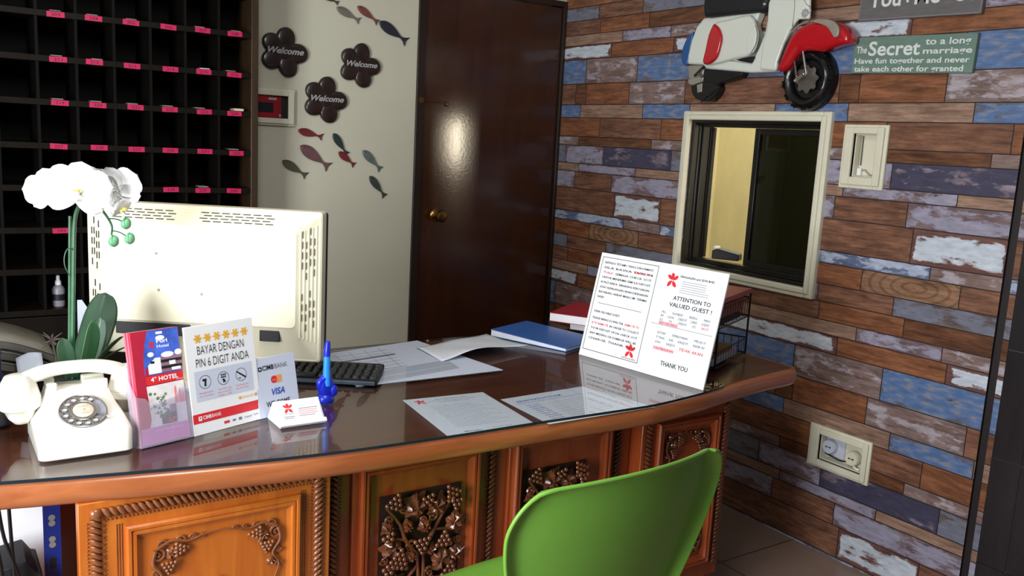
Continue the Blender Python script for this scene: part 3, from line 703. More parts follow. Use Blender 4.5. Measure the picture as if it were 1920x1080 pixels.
relief('red_side_stripe', [(415, 235), (470, 290), (495, 380), (480, 470), (440, 590), (360, 650), (305, 630), (330, 510), (365, 350)], .0655, .080, 'scooter_red', 3, .007, za)
relief('blue_tail', [(215, 320), (200, 400), (178, 520), (150, 655), (118, 655), (92, 600), (96, 520), (130, 420), (170, 355)], .004, .036, 'scooter_blue', 2, .007, za)
relief('seat', [(318, 176), (310, 60), (330, -60), (380, -130), (900, -130), (985, -60), (950, 40), (905, 108), (620, 140)], .004, .075, 'softblack', 2, .016, za)
mb = MB(); c = onX(*za(935, 40), XR - .075); mb.ball(c, .007); mb.build('seat_stud', 'chrome', sc)
relief('floor_mat', [(640, 608), (700, 590), (800, 572), (838, 578), (806, 636)], .0455, .052, 'black', 0, .002, za)
relief('underbody', [(322, 702), (720, 735), (690, 780), (600, 810), (470, 850), (440, 930), (330, 920), (310, 800)], .004, .040, 'black', 0, .006, za)
relief('exhaust', [(155, 660), (330, 655), (320, 720), (300, 800), (210, 850), (165, 790)], .004, .028, 'taupe', 0, .005, za)
relief('muffler', [(160, 800), (310, 770), (300, 830), (220, 865), (160, 850)], .0275, .042, 'taupe', 2, .005, za)
mb = MB(); mb.tube([onX(*za(230, 770), XR - .045), onX(*za(330, 660), XR - .045)], .006, 0, 8); mb.tube([onX(*za(255, 730), XR - .045), onX(*za(305, 785), XR - .045)], .004, 0, 8); mb.build('rear_shock', 'chrome', sc)
def wheel(cpx, X, R, Rz, hub, w0):
    c = onX(*cpx, X); fr = SX @ Matrix.Translation((-c.y, c.z, 0)); n = 40; mb = MB()
    prof = [(.60, .0), (.60, w0 * .7), (.68, w0 * .95), (.80, w0 * 1.04), (.92, w0 * .9), (1.0, w0 * .55), (1.0, .002)]
    vs = [(R * r * math.cos(2 * PI * j / n), Rz * r * math.sin(2 * PI * j / n), z) for r, z in prof for j in range(n)]
    fs = [(i * n + j, i * n + (j + 1) % n, (i + 1) * n + (j + 1) % n, (i + 1) * n + j) for i in range(len(prof) - 1) for j in range(n)]
    mb.add(vs, fs, 0, fr)
    for k in range(26):            # tread blocks round the shoulder
        a = 2 * PI * (k + .5 * (k % 2)) / 26; mb.box((-.0045, -.007, -.002), (.0045, .007, .0035), 0, fr @ Matrix.Translation((R * .935 * math.cos(a), Rz * .935 * math.sin(a), w0 * .86)) @ Matrix.Rotation(a + .5, 4, 'Z'))
    mb.build('tyre', 'tyre', sc)
    mb = MB(); mb.lathe([(R * .61, .003), (R * .61, w0 * .5), (R * .3, w0 * .45), (R * .22, w0 * .7), (.004, w0 * .72)], 0, 30, fr, 1, Rz / R); mb.build('wheel_rim', 'black', sc)
    return fr
R1 = (onX(1470, 150, XR - .05).y - onX(1562, 150, XR - .05).y) / 2; R2 = (onX(1515, 88, XR - .05).z - onX(1515, 207, XR - .05).z) / 2
fr = wheel((1509, 148), XR - .05, R1, R2, 0, .05)
def gear(r0, r1, n, z0, z1):
    p = []
    for k in range(n * 4): a = 2 * PI * k / (n * 4); r = r1 if k % 4 < 2 else r0; p.append((r * math.cos(a), r * math.sin(a)))
    return p
mb = MB(); mb.prism(gear(R1 * .38, R1 * .47, 8, 0, 0), .036, .040, 0, fr); mb.build('brake_disc', 'steel', sc, flat=True)
mb = MB(); mb.tube([onX(*zb(320, 450), XR - .062), onX(*zb(352, 680), XR - .062)], .0055, 0, 10); mb.build('fork_rod', 'chrome', sc)
mb = MB(); s0, s1 = onX(*zb(235, 490), XR - .058), onX(*zb(262, 710), XR - .058)
mb.tube([s0, s1], .003, 0, 8)
for k in range(11): mb.ball(s0.lerp(s1, k / 10), (.0065, .0065, .0035), 0, 8, 4)
mb.build('fork_spring', 'chrome', sc)
mb = MB(); mb.tube([onX(*zb(250, 745), XR - .06), onX(*zb(330, 690), XR - .06)], .008, 0, 8); mb.ball(onX(*zb(330, 682), XR - .066), .008); mb.ball(onX(*zb(250, 742), XR - .066), .007); mb.build('axle_bracket', 'steel', sc)
relief('front_fender', [(60, 655), (100, 560), (150, 430), (200, 330), (270, 250), (380, 200), (500, 185), (600, 195), (680, 240), (735, 310), (745, 395), (640, 410), (540, 445), (480, 470), (370, 460), (270, 465), (225, 520), (175, 600), (130, 655)], .020, .085, 'scooter_red', 0, .018, zb)
relief('fender_trim', [(375, 195), (440, 178), (540, 176), (610, 200), (648, 255), (640, 325), (605, 345), (575, 295), (530, 240), (450, 212)], .0845, .096, 'taupe', 2, .005, zb)
mb = MB(); mb.tube([onX(*zb(x, y), XR - .064) for x, y in ((85, 580), (150, 400), (205, 305), (290, 228), (375, 196))], .0035, 0, 8); mb.build('fender_piping', 'taupe', sc)
ce = onX(*zb(343, 120), XR - .062); fe = SX @ Matrix.Translation((-ce.y, ce.z, .0615)); mb = MB()
for k in range(8): a = 2 * PI * k / 8; mb.ball((.0115 * math.cos(a), .0115 * math.sin(a), .003), (.0042, .0042, .003), 0, 8, 4, fe)
mb.lathe([(.0085, 0), (.0085, .003), (.006, .004), (.006, .006), (.002, .007)], 0, 16, fe); mb.build('horn_badge', 'silver', sc)
mb = MB()
mb.tube([onX(*zb(x, y), XR - .0625) for x, y in ((222, 245), (238, 150), (245, 60), (245, -20))], .0012, 0, 5)
mb.tube([onX(*zb(x, y), XR - .0625) for x, y in ((400, 100), (385, 65), (350, 35), (335, 0), (335, -30))], .0012, 0, 5)
mb.build('apron_seam', 'grey', sc)
cr = onX(1320, 160, XR - .03); fr2 = SX @ Matrix.Translation((-cr.y, cr.z, 0))
c2 = onX(*za(320, 880), XR - .03)
mb = MB(); q = [(-(p.y), p.z) for p in [onX(*za(*s), XR - .045) for s in ((190, 870), (300, 830), (440, 850), (465, 900), (420, 980), (355, 1030), (250, 1000), (205, 950))]]
mb.prism([(v.x, v.y) for v in smooth_curve([(a, b, 0) for a, b in q + [q[0]]], 4)[:-1]], .004, .045, 0, SX)
for k in range(9):
    p = onX(*za(470 - k * 22, 880 + k * 18), XR - .05); mb.box((-.006, -.003, .04), (.006, .003, .049), 0, SX @ Matrix.Translation((-p.y, p.z, 0)) @ Matrix.Rotation(.7, 4, 'Z'))
mb.build('tyre', 'tyre', sc, bevel=.01, seg=3)
relief('rear_hub', [(250, 860), (305, 840), (300, 930), (255, 940)], .0445, .049, 'taupe', 0, .002, za)

# ---- lettered boards to the right of the scooter
def board(name, lab, y1, z1, W, H, tilt, m, lines, edge):
    mx = frame((XR - .001, y1, z1), (0, -1, 0), (0, 0, 1), (-1, 0, 0)) @ Matrix.Rotation(tilt, 4, 'Z')
    t = thing(name, lab, 'sign', (XR, y1 - W / 2, z1 - H)); mb = MB(); mb.box((0, -H, 0), (W, 0, .016), 0, mx); mb.build('sign_board', m, t, bevel=.002)
    mb = MB()
    for s, u, v, h, wd_, al in lines: mb.text(s, u, v, h, 0, wd_, al, .0166, .02, mx=mx, res=3)
    mb.build('lettering', 'sign_white', t, flat=True)
    if edge:
        mb = MB()
        for a in ((.004, -H + .004, W - .004, -H + .0055), (.004, -.0055, W - .004, -.004), (.004, -H + .004, .0055, -.004), (W - .0055, -H + .004, W - .004, -.004)): mb.rect(*a, 0, .0164, mx)
        mb.build('border_line', 'grey', t, flat=True)
board('wall_sign', 'sage green wall sign about the secret to a long marriage', 1.925, 1.825, .423, .118, -.028, 'sage_sign', [
    ('The', .012, -.052, .022, .040, 'l'), ('Secret', .058, -.060, .044, .185, 'l'), ('to a long', .258, -.030, .020, .148, 'l'), ('marriage', .254, -.058, .018, .160, 'l'),
    ('Have fun together and never', .010, -.086, .017, .400, 'l'), ('take each other for granted', .012, -.112, .017, .382, 'l')], 0)
board('wall_sign', 'dark grey wall sign reading You+Me, cut by the top edge', 1.921, 2.009, .423, .132, -.022, 'slate_sign', [('You+Me=Us', .034, -.089, .052, .37, 'l')], 1)

# ================================================================== THE DESK
EDGE = [(-.02, 1.775), (.103, 1.744), (.22, 1.716), (.45, 1.668), (.686, 1.632), (.95, 1.617), (1.2, 1.613), (1.5, 1.603), (1.6, 1.606), (1.78, 1.632), (1.95, 1.668), (2.12, 1.696), (2.262, 1.712), (2.285, 1.735)]
EDGE = [(v.x, v.y) for v in smooth_curve([(x, y, 0) for x, y in EDGE], 5)]
DB = 2.47                                               # back edge
desk = thing('reception_desk', 'carved wooden reception desk with a bowed front and glass covered top', 'desk', (1.15, 2.1, 0))
# top board and its rounded nosing
inner = [(x, y + .022) for x, y in EDGE]
MB().prism(inner + [(2.285, DB), (-.02, DB)], .714, DT, 0).build('desk_top', 'desk_top', desk, bevel=.002)
def nosing(u, v):
    i = u * (len(EDGE) - 1); k = min(int(i), len(EDGE) - 2); t = i - k
    x = EDGE[k][0] * (1 - t) + EDGE[k + 1][0] * t; y = EDGE[k][1] * (1 - t) + EDGE[k + 1][1] * t
    a = PI / 2 + PI * v
    return (x, y + .022 - .022 * abs(math.sin(a - PI / 2)) ** .55, .735 + .025 * math.cos(a - PI / 2))
mb = MB(); mb.grid(nosing, len(EDGE) - 1, 10)
mb.build('edge_nosing', 'desk', desk)
mb = MB(); mb.prism([(2.283, 1.735), (2.297, 1.745), (2.297, DB), (2.283, DB)], .708, DT - .0005); mb.build('end_edge', 'desk', desk, bevel=.004)

def rope(mb, a, b, r=.0095, pitch=.0128, m=0, lean=1):
    a, b = Vector(a), Vector(b); d = b - a; n = max(2, int(d.length / pitch)); d.normalize(); out = Vector((0, -1, 0)); s = d.cross(out)
    for k in range(n):
        c = a.lerp(b, (k + .5) / n); e = (d * .8 + s * lean).normalized(); f = out.cross(e)
        mb.ball((0, 0, 0), (r * 1.5, r * .60, r * .72), m, 8, 5, frame(c, e, f, out))
def beads(mb, a, b, r=.0022, pitch=.0075, m=0):
    a, b = Vector(a), Vector(b); n = int((b - a).length / pitch)
    for k in range(n): mb.ball(a.lerp(b, (k + .5) / n), (r, r, r * 1.2), m, 5, 3)
def front_box(name, x0, x1, y, z0, z1, depth, m, parent=desk):
    return MB().box((x0, y, z0), (x1, y + depth, z1)).build(name, m, parent, bevel=.002)
def moulding(x0, z0, x1, z1, y, t, h, m, parent, name='panel_moulding'):
    """mitred picture-frame moulding with a stepped rounded section, standing h proud of y"""
    prof = [(0, 0), (0, h * .7), (t * .12, h), (t * .3, h), (t * .36, h * .72), (t * .44, h * .9), (t * .62, h * .9), (t * .7, h * .45), (t, h * .2), (t, 0)]
    mb = MB(); cs = [(x0, z0), (x1, z0), (x1, z1), (x0, z1)]; dx = [(1, 1), (-1, 1), (-1, -1), (1, -1)]
    k = len(prof); vs = [(cx + ex * p, y - q, cz + ez * p) for (cx, cz), (ex, ez) in zip(cs, dx) for p, q in prof]
    fs = [(i * k + j, ((i + 1) % 4) * k + j, ((i + 1) % 4) * k + j + 1, i * k + j + 1) for i in range(4) for j in range(k - 1)]
    mb.add(vs, fs, 0); return mb.build(name, m, parent, angle=25)
def leaf_relief(mb, c, r, ang, y, m=0, lobes=5, h=.012):
    """a lobed vine leaf, domed and ribbed"""
    n = 36; ring0 = []; ring1 = []
    for k in range(n):
        a = 2 * PI * k / n; q = (1 - .34 * abs(math.sin(lobes * a / 2 + PI / 2)) ** .6) * (1 + .06 * math.cos(9 * a)); q *= .78 + .22 * math.cos(a)
        x, z = r * q * math.cos(a), r * q * math.sin(a); ca, sa = math.cos(ang), math.sin(ang)
        ring0.append((c[0] + x * ca - z * sa, y - .001, c[1] + x * sa + z * ca))
        kk = .62; dome = h * (.6 + .4 * math.cos(lobes * a)); ring1.append((c[0] + kk * (x * ca - z * sa), y - .001 - dome, c[1] + kk * (x * sa + z * ca)))
    ctr = (c[0], y - .001 - h * .55, c[1]); o = ring0 + ring1 + [ctr]
    fs = [(i, (i + 1) % n, n + (i + 1) % n, n + i) for i in range(n)] + [(n + i, n + (i + 1) % n, 2 * n) for i in range(n)]
    mb.add(o, fs, m)
    mb.tube([(c[0], y - h * .7, c[1]), (c[0] + r * .85 * math.cos(ang), y - h * .75, c[1] + r * .85 * math.sin(ang))], [.0022, .0008], m, 5)
def grapes(mb, c, r, ang, y, m=0, rows=4, g=.0062):
    for i in range(rows):
        k = rows - i
        for j in range(k):
            x = (i - rows * .35) * g * 1.75; z = (j - (k - 1) / 2) * g * 1.9; ca, sa = math.cos(ang), math.sin(ang)
            mb.ball((c[0] + x * ca - z * sa, y - .006 - .003 * (k > 1), c[1] + x * sa + z * ca), (g, g * .95, g), m, 8, 5)
def spiral(mb, c, r, a0, turns, y, m=0, w_=.0035, cw=1):
    pts = []; n = int(18 * turns)
    for k in range(n + 1):
        t = k / n; a = a0 + cw * 2 * PI * turns * t; q = r * (1 - .82 * t); pts.append((c[0] + q * math.cos(a), y - .004, c[1] + q * math.sin(a)))
    mb.tube(pts, [w_ * (1 - .45 * k / n) for k in range(n + 1)], m, 6); mb.ball(pts[-1], w_ * 1.1, m, 6, 4)
def stemline(mb, pts, y, w0, w1, m=0):
    c = smooth_curve([(p[0], y - .005, p[1]) for p in pts], 6); n = len(c); mb.tube(c, [w0 + (w1 - w0) * i / n for i in range(n)], m, 7)

# -- left pedestal
YL = 1.712; LX0, LX1 = .224, .722
front_box('pedestal_front', LX0, LX1, YL, .15, .713, .028, 'desk_v')
front_box('pedestal_carcass', .34, LX1 - .002, YL + .0285, .15, .713, .57, 'desk_red')
MB().box((.345, YL + .012, 0), (LX1 - .01, YL + .58, .15)).build('plinth', 'desk_red', desk)
rx0, rx1, rz = .2545, .6935, .690
for x, q in ((rx0, -1), (rx1, 1)):
    mb = MB(); rope(mb, (x, YL - .003, .19), (x, YL - .003, rz), lean=q); mb.ball((x, YL - .004, rz), (.011, .007, .011), 0, 10, 6)
    for e in (-.0155, .0155): beads(mb, (x + e, YL - .0005, .19), (x + e, YL - .0005, rz - .014))
    mb.build('rope_carving', 'rope', desk)
mb = MB(); rope(mb, (rx0 + .012, YL - .003, rz), (rx1 - .012, YL - .003, rz), lean=1); beads(mb, (rx0 + .016, YL - .0005, rz - .0155), (rx1 - .016, YL - .0005, rz - .0155))
mb.build('rope_carving', 'rope', desk)
a = onY(236, 990, YL); mx0, mx1, mz = .305, .652, .657
for x in (.2900, .6545):
    mb = MB()
    for k in range(3): mb.box((x + k * .0045, YL - .0005, .2), (x + .0022 + k * .0045, YL + .0005, .662))
    mb.build('flute_lines', 'carve', desk)
moulding(mx0, .215, mx1, mz, YL, .030, .014, 'desk_v', desk)
mb = MB(); mb.box((mx0 + .028, YL - .003, .243), (mx1 - .028, YL - .0002, mz - .028)); mb.build('inner_panel', 'desk_v', desk)
def corner_scroll(cx, cz, sx, sz, y, name='corner_carving', m='rope'):
    mb = MB(); P = lambda u, v: (cx + sx * u * 1.12, cz - sz * v * 1.1)
    spiral(mb, P(.020, .012), .011, 0 if sx > 0 else PI, 1.3, y, 0, .003, sx * sz); spiral(mb, P(.012, .030), .014, PI / 2, 1.4, y, 0, .0032, -sx * sz)
    spiral(mb, P(.050, .008), .009, 0, 1.3, y, 0, .0026, sx * sz); spiral(mb, P(.072, .007), .0075, PI, 1.3, y, 0, .0024, -sx * sz)
    spiral(mb, P(.088, .006), .006, PI, 1.2, y, 0, .002, sx * sz); spiral(mb, P(.008, .064), .008, 0, 1.3, y, 0, .0026, sx * sz); spiral(mb, P(.008, .096), .008, 0, 1.3, y, 0, .0026, -sx * sz)
    stemline(mb, [P(.010, .018), P(.035, .006), (P(.062, .012)), P(.090, .006), P(.118, .002)], y, .0035, .0012)
    stemline(mb, [P(.008, .020), P(.004, .045), P(.018, .070), P(.006, .095), P(.016, .125)], y, .0045, .0016)
    leaf_relief(mb, P(.034, .030), .024, (-.75 if sx > 0 else PI + .75) * sz, y, 0, 5, .012)
    leaf_relief(mb, P(.020, .086), .016, -PI / 2 * sz, y, 0, 5, .008)
    grapes(mb, P(.052, .024), .012, (0 if sx > 0 else PI), y, 0, 4, .0042); grapes(mb, P(.030, .056), .012, -PI / 2 * sz, y, 0, 4, .0042)
    return mb.build(name, m, desk)
corner_scroll(.349, .617, 1, 1, YL - .003); corner_scroll(.612, .617, -1, 1, YL - .003); corner_scroll(.349, .255, 1, -1, YL - .003); corner_scroll(.612, .255, -1, -1, YL - .003)
mb = MB(); cx = .481; zc = .475; y = YL - .003
for s in (-1, 1):
    stemline(mb, [(cx, zc + .038), (cx + s * .010, zc + .020), (cx + s * .028, zc + .004), (cx + s * .050, zc - .03), (cx + s * .02, zc - .07)], y, .0016, .004)
    spiral(mb, (cx + s * .030, zc - .018), .014, 0, 1.3, y, 0, .003, s); spiral(mb, (cx + s * .058, zc - .050), .014, 0, 1.3, y, 0, .003, -s)
leaf_relief(mb, (cx, zc - .015), .026, PI / 2, y, 0, 5, .012); grapes(mb, (cx, zc - .06), .012, -PI / 2, y, 0, 5, .005); leaf_relief(mb, (cx, zc - .115), .03, -PI / 2, y, 0, 5, .012)
mb.build('centre_carving', 'rope', desk)

# -- recessed centre with two vine panels
YC = 1.762
front_box('centre_section', LX1 + .001, 1.634, YC, .15, .713, .30, 'desk_red')
MB().box((LX1 + .02, YC + .01, 0), (1.62, YC + .28, .15)).build('plinth', 'desk_red', desk)
def vine_panel(x0, x1, z0, z1, y, seed):
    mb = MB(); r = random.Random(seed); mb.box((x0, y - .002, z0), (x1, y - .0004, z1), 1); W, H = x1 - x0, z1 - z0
    P = lambda u, v: (x0 + u * W, z1 - v * W * 1.18)
    G = [(.45, .62), (.30, .45), (.22, .28), (.06, .10)], [(.52, .62), (.60, .48), (.72, .30), (.92, .06)], [(.50, 1.0), (.47, .82), (.45, .62)], [(.50, 1.0), (.53, .8), (.52, .62)], [(.5, 1.3), (.49, 1.15), (.5, 1.0)], [(.50, 1.3), (.30, 1.5), (.1, 1.75)], [(.5, 1.3), (.7, 1.5), (.9, 1.75)], [(.3, .45), (.16, .42), (.06, .5)], [(.65, .40), (.82, .42), (.95, .38)], [(.46, .72), (.3, .85), (.1, .88)], [(.52, .75), (.7, .9), (.93, .82)]
    for k, s in enumerate(G): stemline(mb, [P(*q) for q in s], y - .006, .0065 if k < 7 else .004, .003)
    for u, v, sz, a in ((.42, .16, .19, 1.9), (.66, .18, .17, .6), (.17, .50, .17, 3.6), (.88, .36, .16, -.2), (.20, .84, .19, 3.9), (.74, .72, .19, -.7), (.92, .70, .13, .4), (.33, .33, .10, 2.4), (.52, .36, .11, 1.2), (.30, .98, .14, 4.4), (.66, .96, .14, 5.2), (.22, 1.3, .19, 3.6), (.78, 1.3, .19, -.5), (.5, 1.55, .2, -1.5), (.15, 1.65, .15, 4), (.85, 1.68, .15, 5.3), (.10, .30, .10, 2.8), (.60, .60, .09, .4), (.38, .62, .09, 2.9), (.88, .95, .12, 5.0)):
        p = P(u, v)
        if z0 + .012 < p[1]: sz *= 1.28; leaf_relief(mb, (min(max(p[0], x0 + sz * W * .5), x1 - sz * W * .5), min(max(p[1], z0 + sz * W * .6), z1 - sz * W * .45)), sz * W, a + r.uniform(-.3, .3), y - .006 - r.uniform(0, .006), 0, 5, .016)
    for u, v, a, k in ((.16, .07, -.9, 4), (.84, .08, -2.0, 4), (.94, .19, -1.6, 3), (.49, .53, -1.5, 4), (.78, .53, -.6, 4), (.22, .64, -.8, 5), (.86, .88, -.7, 5), (.44, 1.08, -1.4, 4), (.07, .40, -1.2, 3), (.56, .10, -1.3, 3), (.3, 1.2, -1.5, 4), (.68, 1.15, -1.5, 4), (.07, 1.05, -1.5, 4), (.93, 1.1, -1.5, 4), (.4, 1.45, -1.6, 4), (.62, 1.75, -1.5, 4), (.06, .72, -1.5, 3)):
        p = P(u, v)
        if z0 + .02 < p[1]: grapes(mb, (min(max(p[0], x0 + .020), x1 - .020), min(p[1], z1 - .014)), .01, a, y - .012, 0, k, .0064)
    for u, v, rr in ((.62, .27, .07), (.10, .22, .06), (.36, .52, .07), (.60, .83, .07), (.42, .92, .06), (.95, .55, .05), (.05, .60, .05), (.28, .14, .05), (.75, 1.1, .06), (.2, 1.1, .06), (.5, .28, .05)):
        p = P(u, v)
        if z0 + .02 < p[1]: spiral(mb, p, rr * W, r.uniform(0, 6), 1.3, y - .008, 0, .004, r.choice((-1, 1)))
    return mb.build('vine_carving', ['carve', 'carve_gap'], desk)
front_box('panel_frame', .792, 1.128, YC - .012, .18, .700, .0118, 'desk_red')
moulding(.806, .20, 1.124, .676, YC - .012, .030, .018, 'desk_red', desk)
a = onY(710, 937, YC - .02); b_ = onY(876, 900, YC - .02)
vine_panel(.858, 1.076, .235, (a.z + b_.z) / 2, YC - .013, 3)
front_box('panel_frame', 1.218, 1.556, YC - .012, .18, .700, .0118, 'desk_red')
moulding(1.228, .20, 1.546, .676, YC - .012, .030, .018, 'desk_red', desk)
c = onY(985, 888, YC - .02); d2 = onY(1115, 856, YC - .02)
vine_panel(1.262, 1.466, .235, (c.z + d2.z) / 2, YC - .013, 8)
for x, q in ((.752, -1), (1.172, 1), (1.586, 1)):
    mb = MB(); rope(mb, (x, YC - .004, .19), (x, YC - .004, .675), .0095, lean=q)
    for e in (-.0155, .0155): beads(mb, (x + e, YC - .0006, .19), (x + e, YC - .0006, .675))
    mb.build('rope_carving', 'carve', desk)
mb = MB(); beads(mb, (.79, YC - .0006, .699), (1.13, YC - .0006, .699)); mb.build('bead_row', 'carve', desk)
# -- right pedestal
YR = 1.716; RX0, RX1 = 1.636, 1.985
front_box('pedestal', RX0, RX1, YR, .15, .713, .60, 'desk_red')
MB().box((RX0 + .01, YR + .012, 0), (RX1 - .01, YR + .58, .15)).build('plinth', 'desk_red', desk)
for x, q in ((1.660, -1), (1.962, 1)):
    mb = MB(); rope(mb, (x, YR - .003, .19), (x, YR - .003, .69), lean=q)
    for s in (-.0145, .0145): beads(mb, (x + s, YR - .0005, .19), (x + s, YR - .0005, .68))
    mb.build('rope_carving', 'carve', desk)
moulding(1.688, .20, 1.934, .666, YR, .028, .016, 'desk_red', desk)
corner_scroll(1.722, .630, 1, 1, YR - .001, m='carve'); corner_scroll(1.900, .630, -1, 1, YR - .001, m='carve'); corner_scroll(1.900, .24, -1, -1, YR - .001, m='carve'); corner_scroll(1.722, .24, 1, -1, YR - .001, m='carve')
MB().box((-.01, 2.30, .15), (2.27, 2.32, .708)).build('back_board', 'desk_red', desk)
MB().box((-.015, 2.26, .0), (.04, 2.30, .713)).build('rear_leg', 'desk_red', desk)

# -- glass lying on the desk
gl = thing('glass_sheet', 'clear glass sheet covering the reception desk top', 'glass', (1.0, 2.0, DT))
gp = [(x, y + .004) for x, y in EDGE if x < 1.86] + [(1.885, 1.662)]
gp = gp + [(1.885, DB - .005), (-.018, DB - .005)]
mb = MB(); n = len(gp); z0, z1 = DT + .0012, GT - .0002
mb.add([(x, y, z1) for x, y in gp], [tuple(range(n))], 0); mb.build('glass_pane', 'glass', gl, flat=True)
mb = MB(); vs = [(x, y, z) for z in (z0, z1) for x, y in gp]; mb.add(vs, [(i, (i + 1) % n, n + (i + 1) % n, n + i) for i in range(n)], 0); mb.build('ground_edge', 'glass_edge', gl, flat=True)

# ================================================================== THINGS ON THE DESK
def panel_frame(bl, br, tilt, z=GT + .0004):
    a = Vector((bl[0], bl[1], z)); u = Vector((br[0] - bl[0], br[1] - bl[1], 0)).normalized(); up = Vector((0, 0, 1)); back = up.cross(u)
    t = math.radians(tilt); v = up * math.cos(t) + back * math.sin(t); return frame(a, u, v, u.cross(v))
def flat_text_block(mb, lines, u, v, h, step, m, w=None, mx=None, z=.0012):
    for i, s in enumerate(lines): mb.text(s, u, v - i * step, h, m, w if (w and len(s) > 8) else None, 'l', z, .006, mx=mx, res=1)

# ---- notice board
NB = panel_frame((1.715, 2.116), (1.783, 1.647), 13.5); W, H = .474, .330
t = thing('notice_board', 'white notice board for guests leaning on the desk in front of the wire tray', 'notice board', NB.translation)
MB().box((0, 0, -.006), (W, H, 0), 0, NB).build('board', 'white', t, bevel=.0008)
mb = MB(); hw = .232
for a in ((.010, .022, hw, .0236), (.010, H - .0136, hw, H - .012), (.010, .022, .0116, H - .012), (hw - .0016, .022, hw, H - .012)): mb.rect(*a, 0, .0005, NB)
mb.rect(.030, .172, .205, .1732, 0, .0005, NB); mb.rect(.250, .150, W - .010, .1512, 3, .0005, NB)
flat_text_block(mb, ['KEPADA TETAMU YANG DIHORMATI,', 'SILA BAWA TURUN'], .024, .298, .0066, .0155, 0, .192, NB)
mb.text('REMOTE TV &', .146, .2825, .0066, 2, .070, 'l', .0012, .006, mx=NB, res=1); mb.text('TUALA', .024, .267, .0066, 2, .04, 'l', .0012, .006, mx=NB, res=1)
mb.text('SEMASA CHECK OUT', .074, .267, .0066, 0, .142, 'l', .0012, .006, mx=NB, res=1)
flat_text_block(mb, ['UNTUK MENERIMA SEMULA DEPOSIT', 'KUNCI ANDA. SEBARANG KEROSAKAN', 'ATAU KEHILANGAN AKAN DIKENAKAN', 'BAYARAN. HARAP MAKLUM. TERIMA', 'KASIH'], .024, .2515, .0066, .0155, 0, .192, NB)
mb.text('DEAR VALUABLE GUEST,', .024, .143, .0066, 0, .105, 'l', .0012, .006, mx=NB, res=1)
mb.text('PLEASE BRING DOWN THE', .024, .122, .0066, 0, .124, 'l', .0012, .006, mx=NB, res=1); mb.text('REMOTE TV', .155, .122, .0066, 2, .055, 'l', .0012, .006, mx=NB, res=1)
mb.text('& TV REMOTE', .024, .106, .0066, 2, .068, 'l', .0012, .006, mx=NB, res=1); mb.text('IN ORDER TO COLLECT', .098, .106, .0066, 0, .116, 'l', .0012, .006, mx=NB, res=1)
flat_text_block(mb, ['YOUR DEPOSIT UPON CHECK OUT', 'ANY MISSING OR DAMAGE WILL BE', 'CHARGE. THANK YOU'], .024, .090, .0066, .016, 0, .188, NB)
logo(mb, .196, .052, .021, 2, NB); mb.text('PENGALEN', .170, .027, .004, 0, .052, 'l', .0012, mx=NB, res=1)
logo(mb, .290, .284, .022, 2, NB); mb.text('PENGALEN and SDN BHD', .316, .296, .0062, 0, .118, 'l', .0012, .01, mx=NB, res=1)
for i in range(6): mb.rect(.325 - .004 * (i > 3), .285 - i * .0065, .41 + .012 * (i > 3), .2862 - i * .0065, 3, .0005, NB)
mb.text('ATTENTION TO', .372, .229, .012, 0, .130, 'c', .0012, .006, mx=NB); mb.text('VALUED GUEST !', .372, .209, .012, 0, .148, 'c', .0012, .006, mx=NB)
def spread(words, u0, u1, v, h, m):
    tot = sum(len(q) for q in words) * h * .74; gap = (u1 - u0 - tot) / max(1, len(words) - 1); x = u0
    for q in words: mb.text(q, x, v, h, m, len(q) * h * .74, 'l', .0012, mx=NB, res=1); x += len(q) * h * .74 + gap
spread(['ALL', 'PAYMENT', 'BEING', 'MADE'], .278, .448, .186, .0072, 3); spread(['BY', 'CASH,', 'CREDIT', 'CARD,', 'AGENT'], .278, .448, .174, .0072, 3); spread(['IS', 'ON', 'CREDIT', 'IS'], .278, .405, .162, .0072, 3)
mb.text('NOT', .448, .162, .0075, 4, None, 'r', .0012, mx=NB, res=1)
mb.rect(.276, .1515, .345, .161, 5, .0004, NB); mb.text('REFUNDABLE', .278, .153, .0072, 2, .064, 'l', .0012, mx=NB, res=1)
spread(['SETIAP', 'PEMBAYARAN', 'MELALUI'], .278, .448, .124, .0072, 3); spread(['TUNAI,', 'KAD', 'KREDIT,', 'BANK IN'], .278, .448, .110, .0072, 3); spread(['ATAU', 'KREDIT'], .278, .352, .096, .0072, 3)
mb.text('TIDAK AKAN', .448, .090, .0085, 2, .082, 'r', .0012, mx=NB, res=1); mb.rect(.276, .076, .350, .087, 5, .0004, NB); mb.text('DIKEMBALIKAN', .278, .0785, .0072, 2, .070, 'l', .0012, mx=NB, res=1)
mb.text('THANK YOU', .362, .036, .0135, 0, .096, 'c', .0012, .006, mx=NB)
mb.build('printed_text', ['ink', 'white', 'redink', 'greyink', 'redink', 'blush'], t, flat=True)
mb = MB(); a = NB @ Vector((W * .5, H * .72, -.006)); b_ = Vector((a.x + .075, a.y - .0, GT + .0005))
sd = Vector((.068, -.469, 0)).normalized() * .03
mb.add([a - sd, a + sd, b_ + sd, b_ - sd, a - sd + Vector((.003, 0, 0)), a + sd + Vector((.003, 0, 0)), b_ + sd + Vector((.004, 0, 0)), b_ - sd + Vector((.004, 0, 0))], [(0, 1, 2, 3), (7, 6, 5, 4), (0, 4, 5, 1), (1, 5, 6, 2), (2, 6, 7, 3), (3, 7, 4, 0)]); mb.build('easel_leg', 'white', t, flat=True)

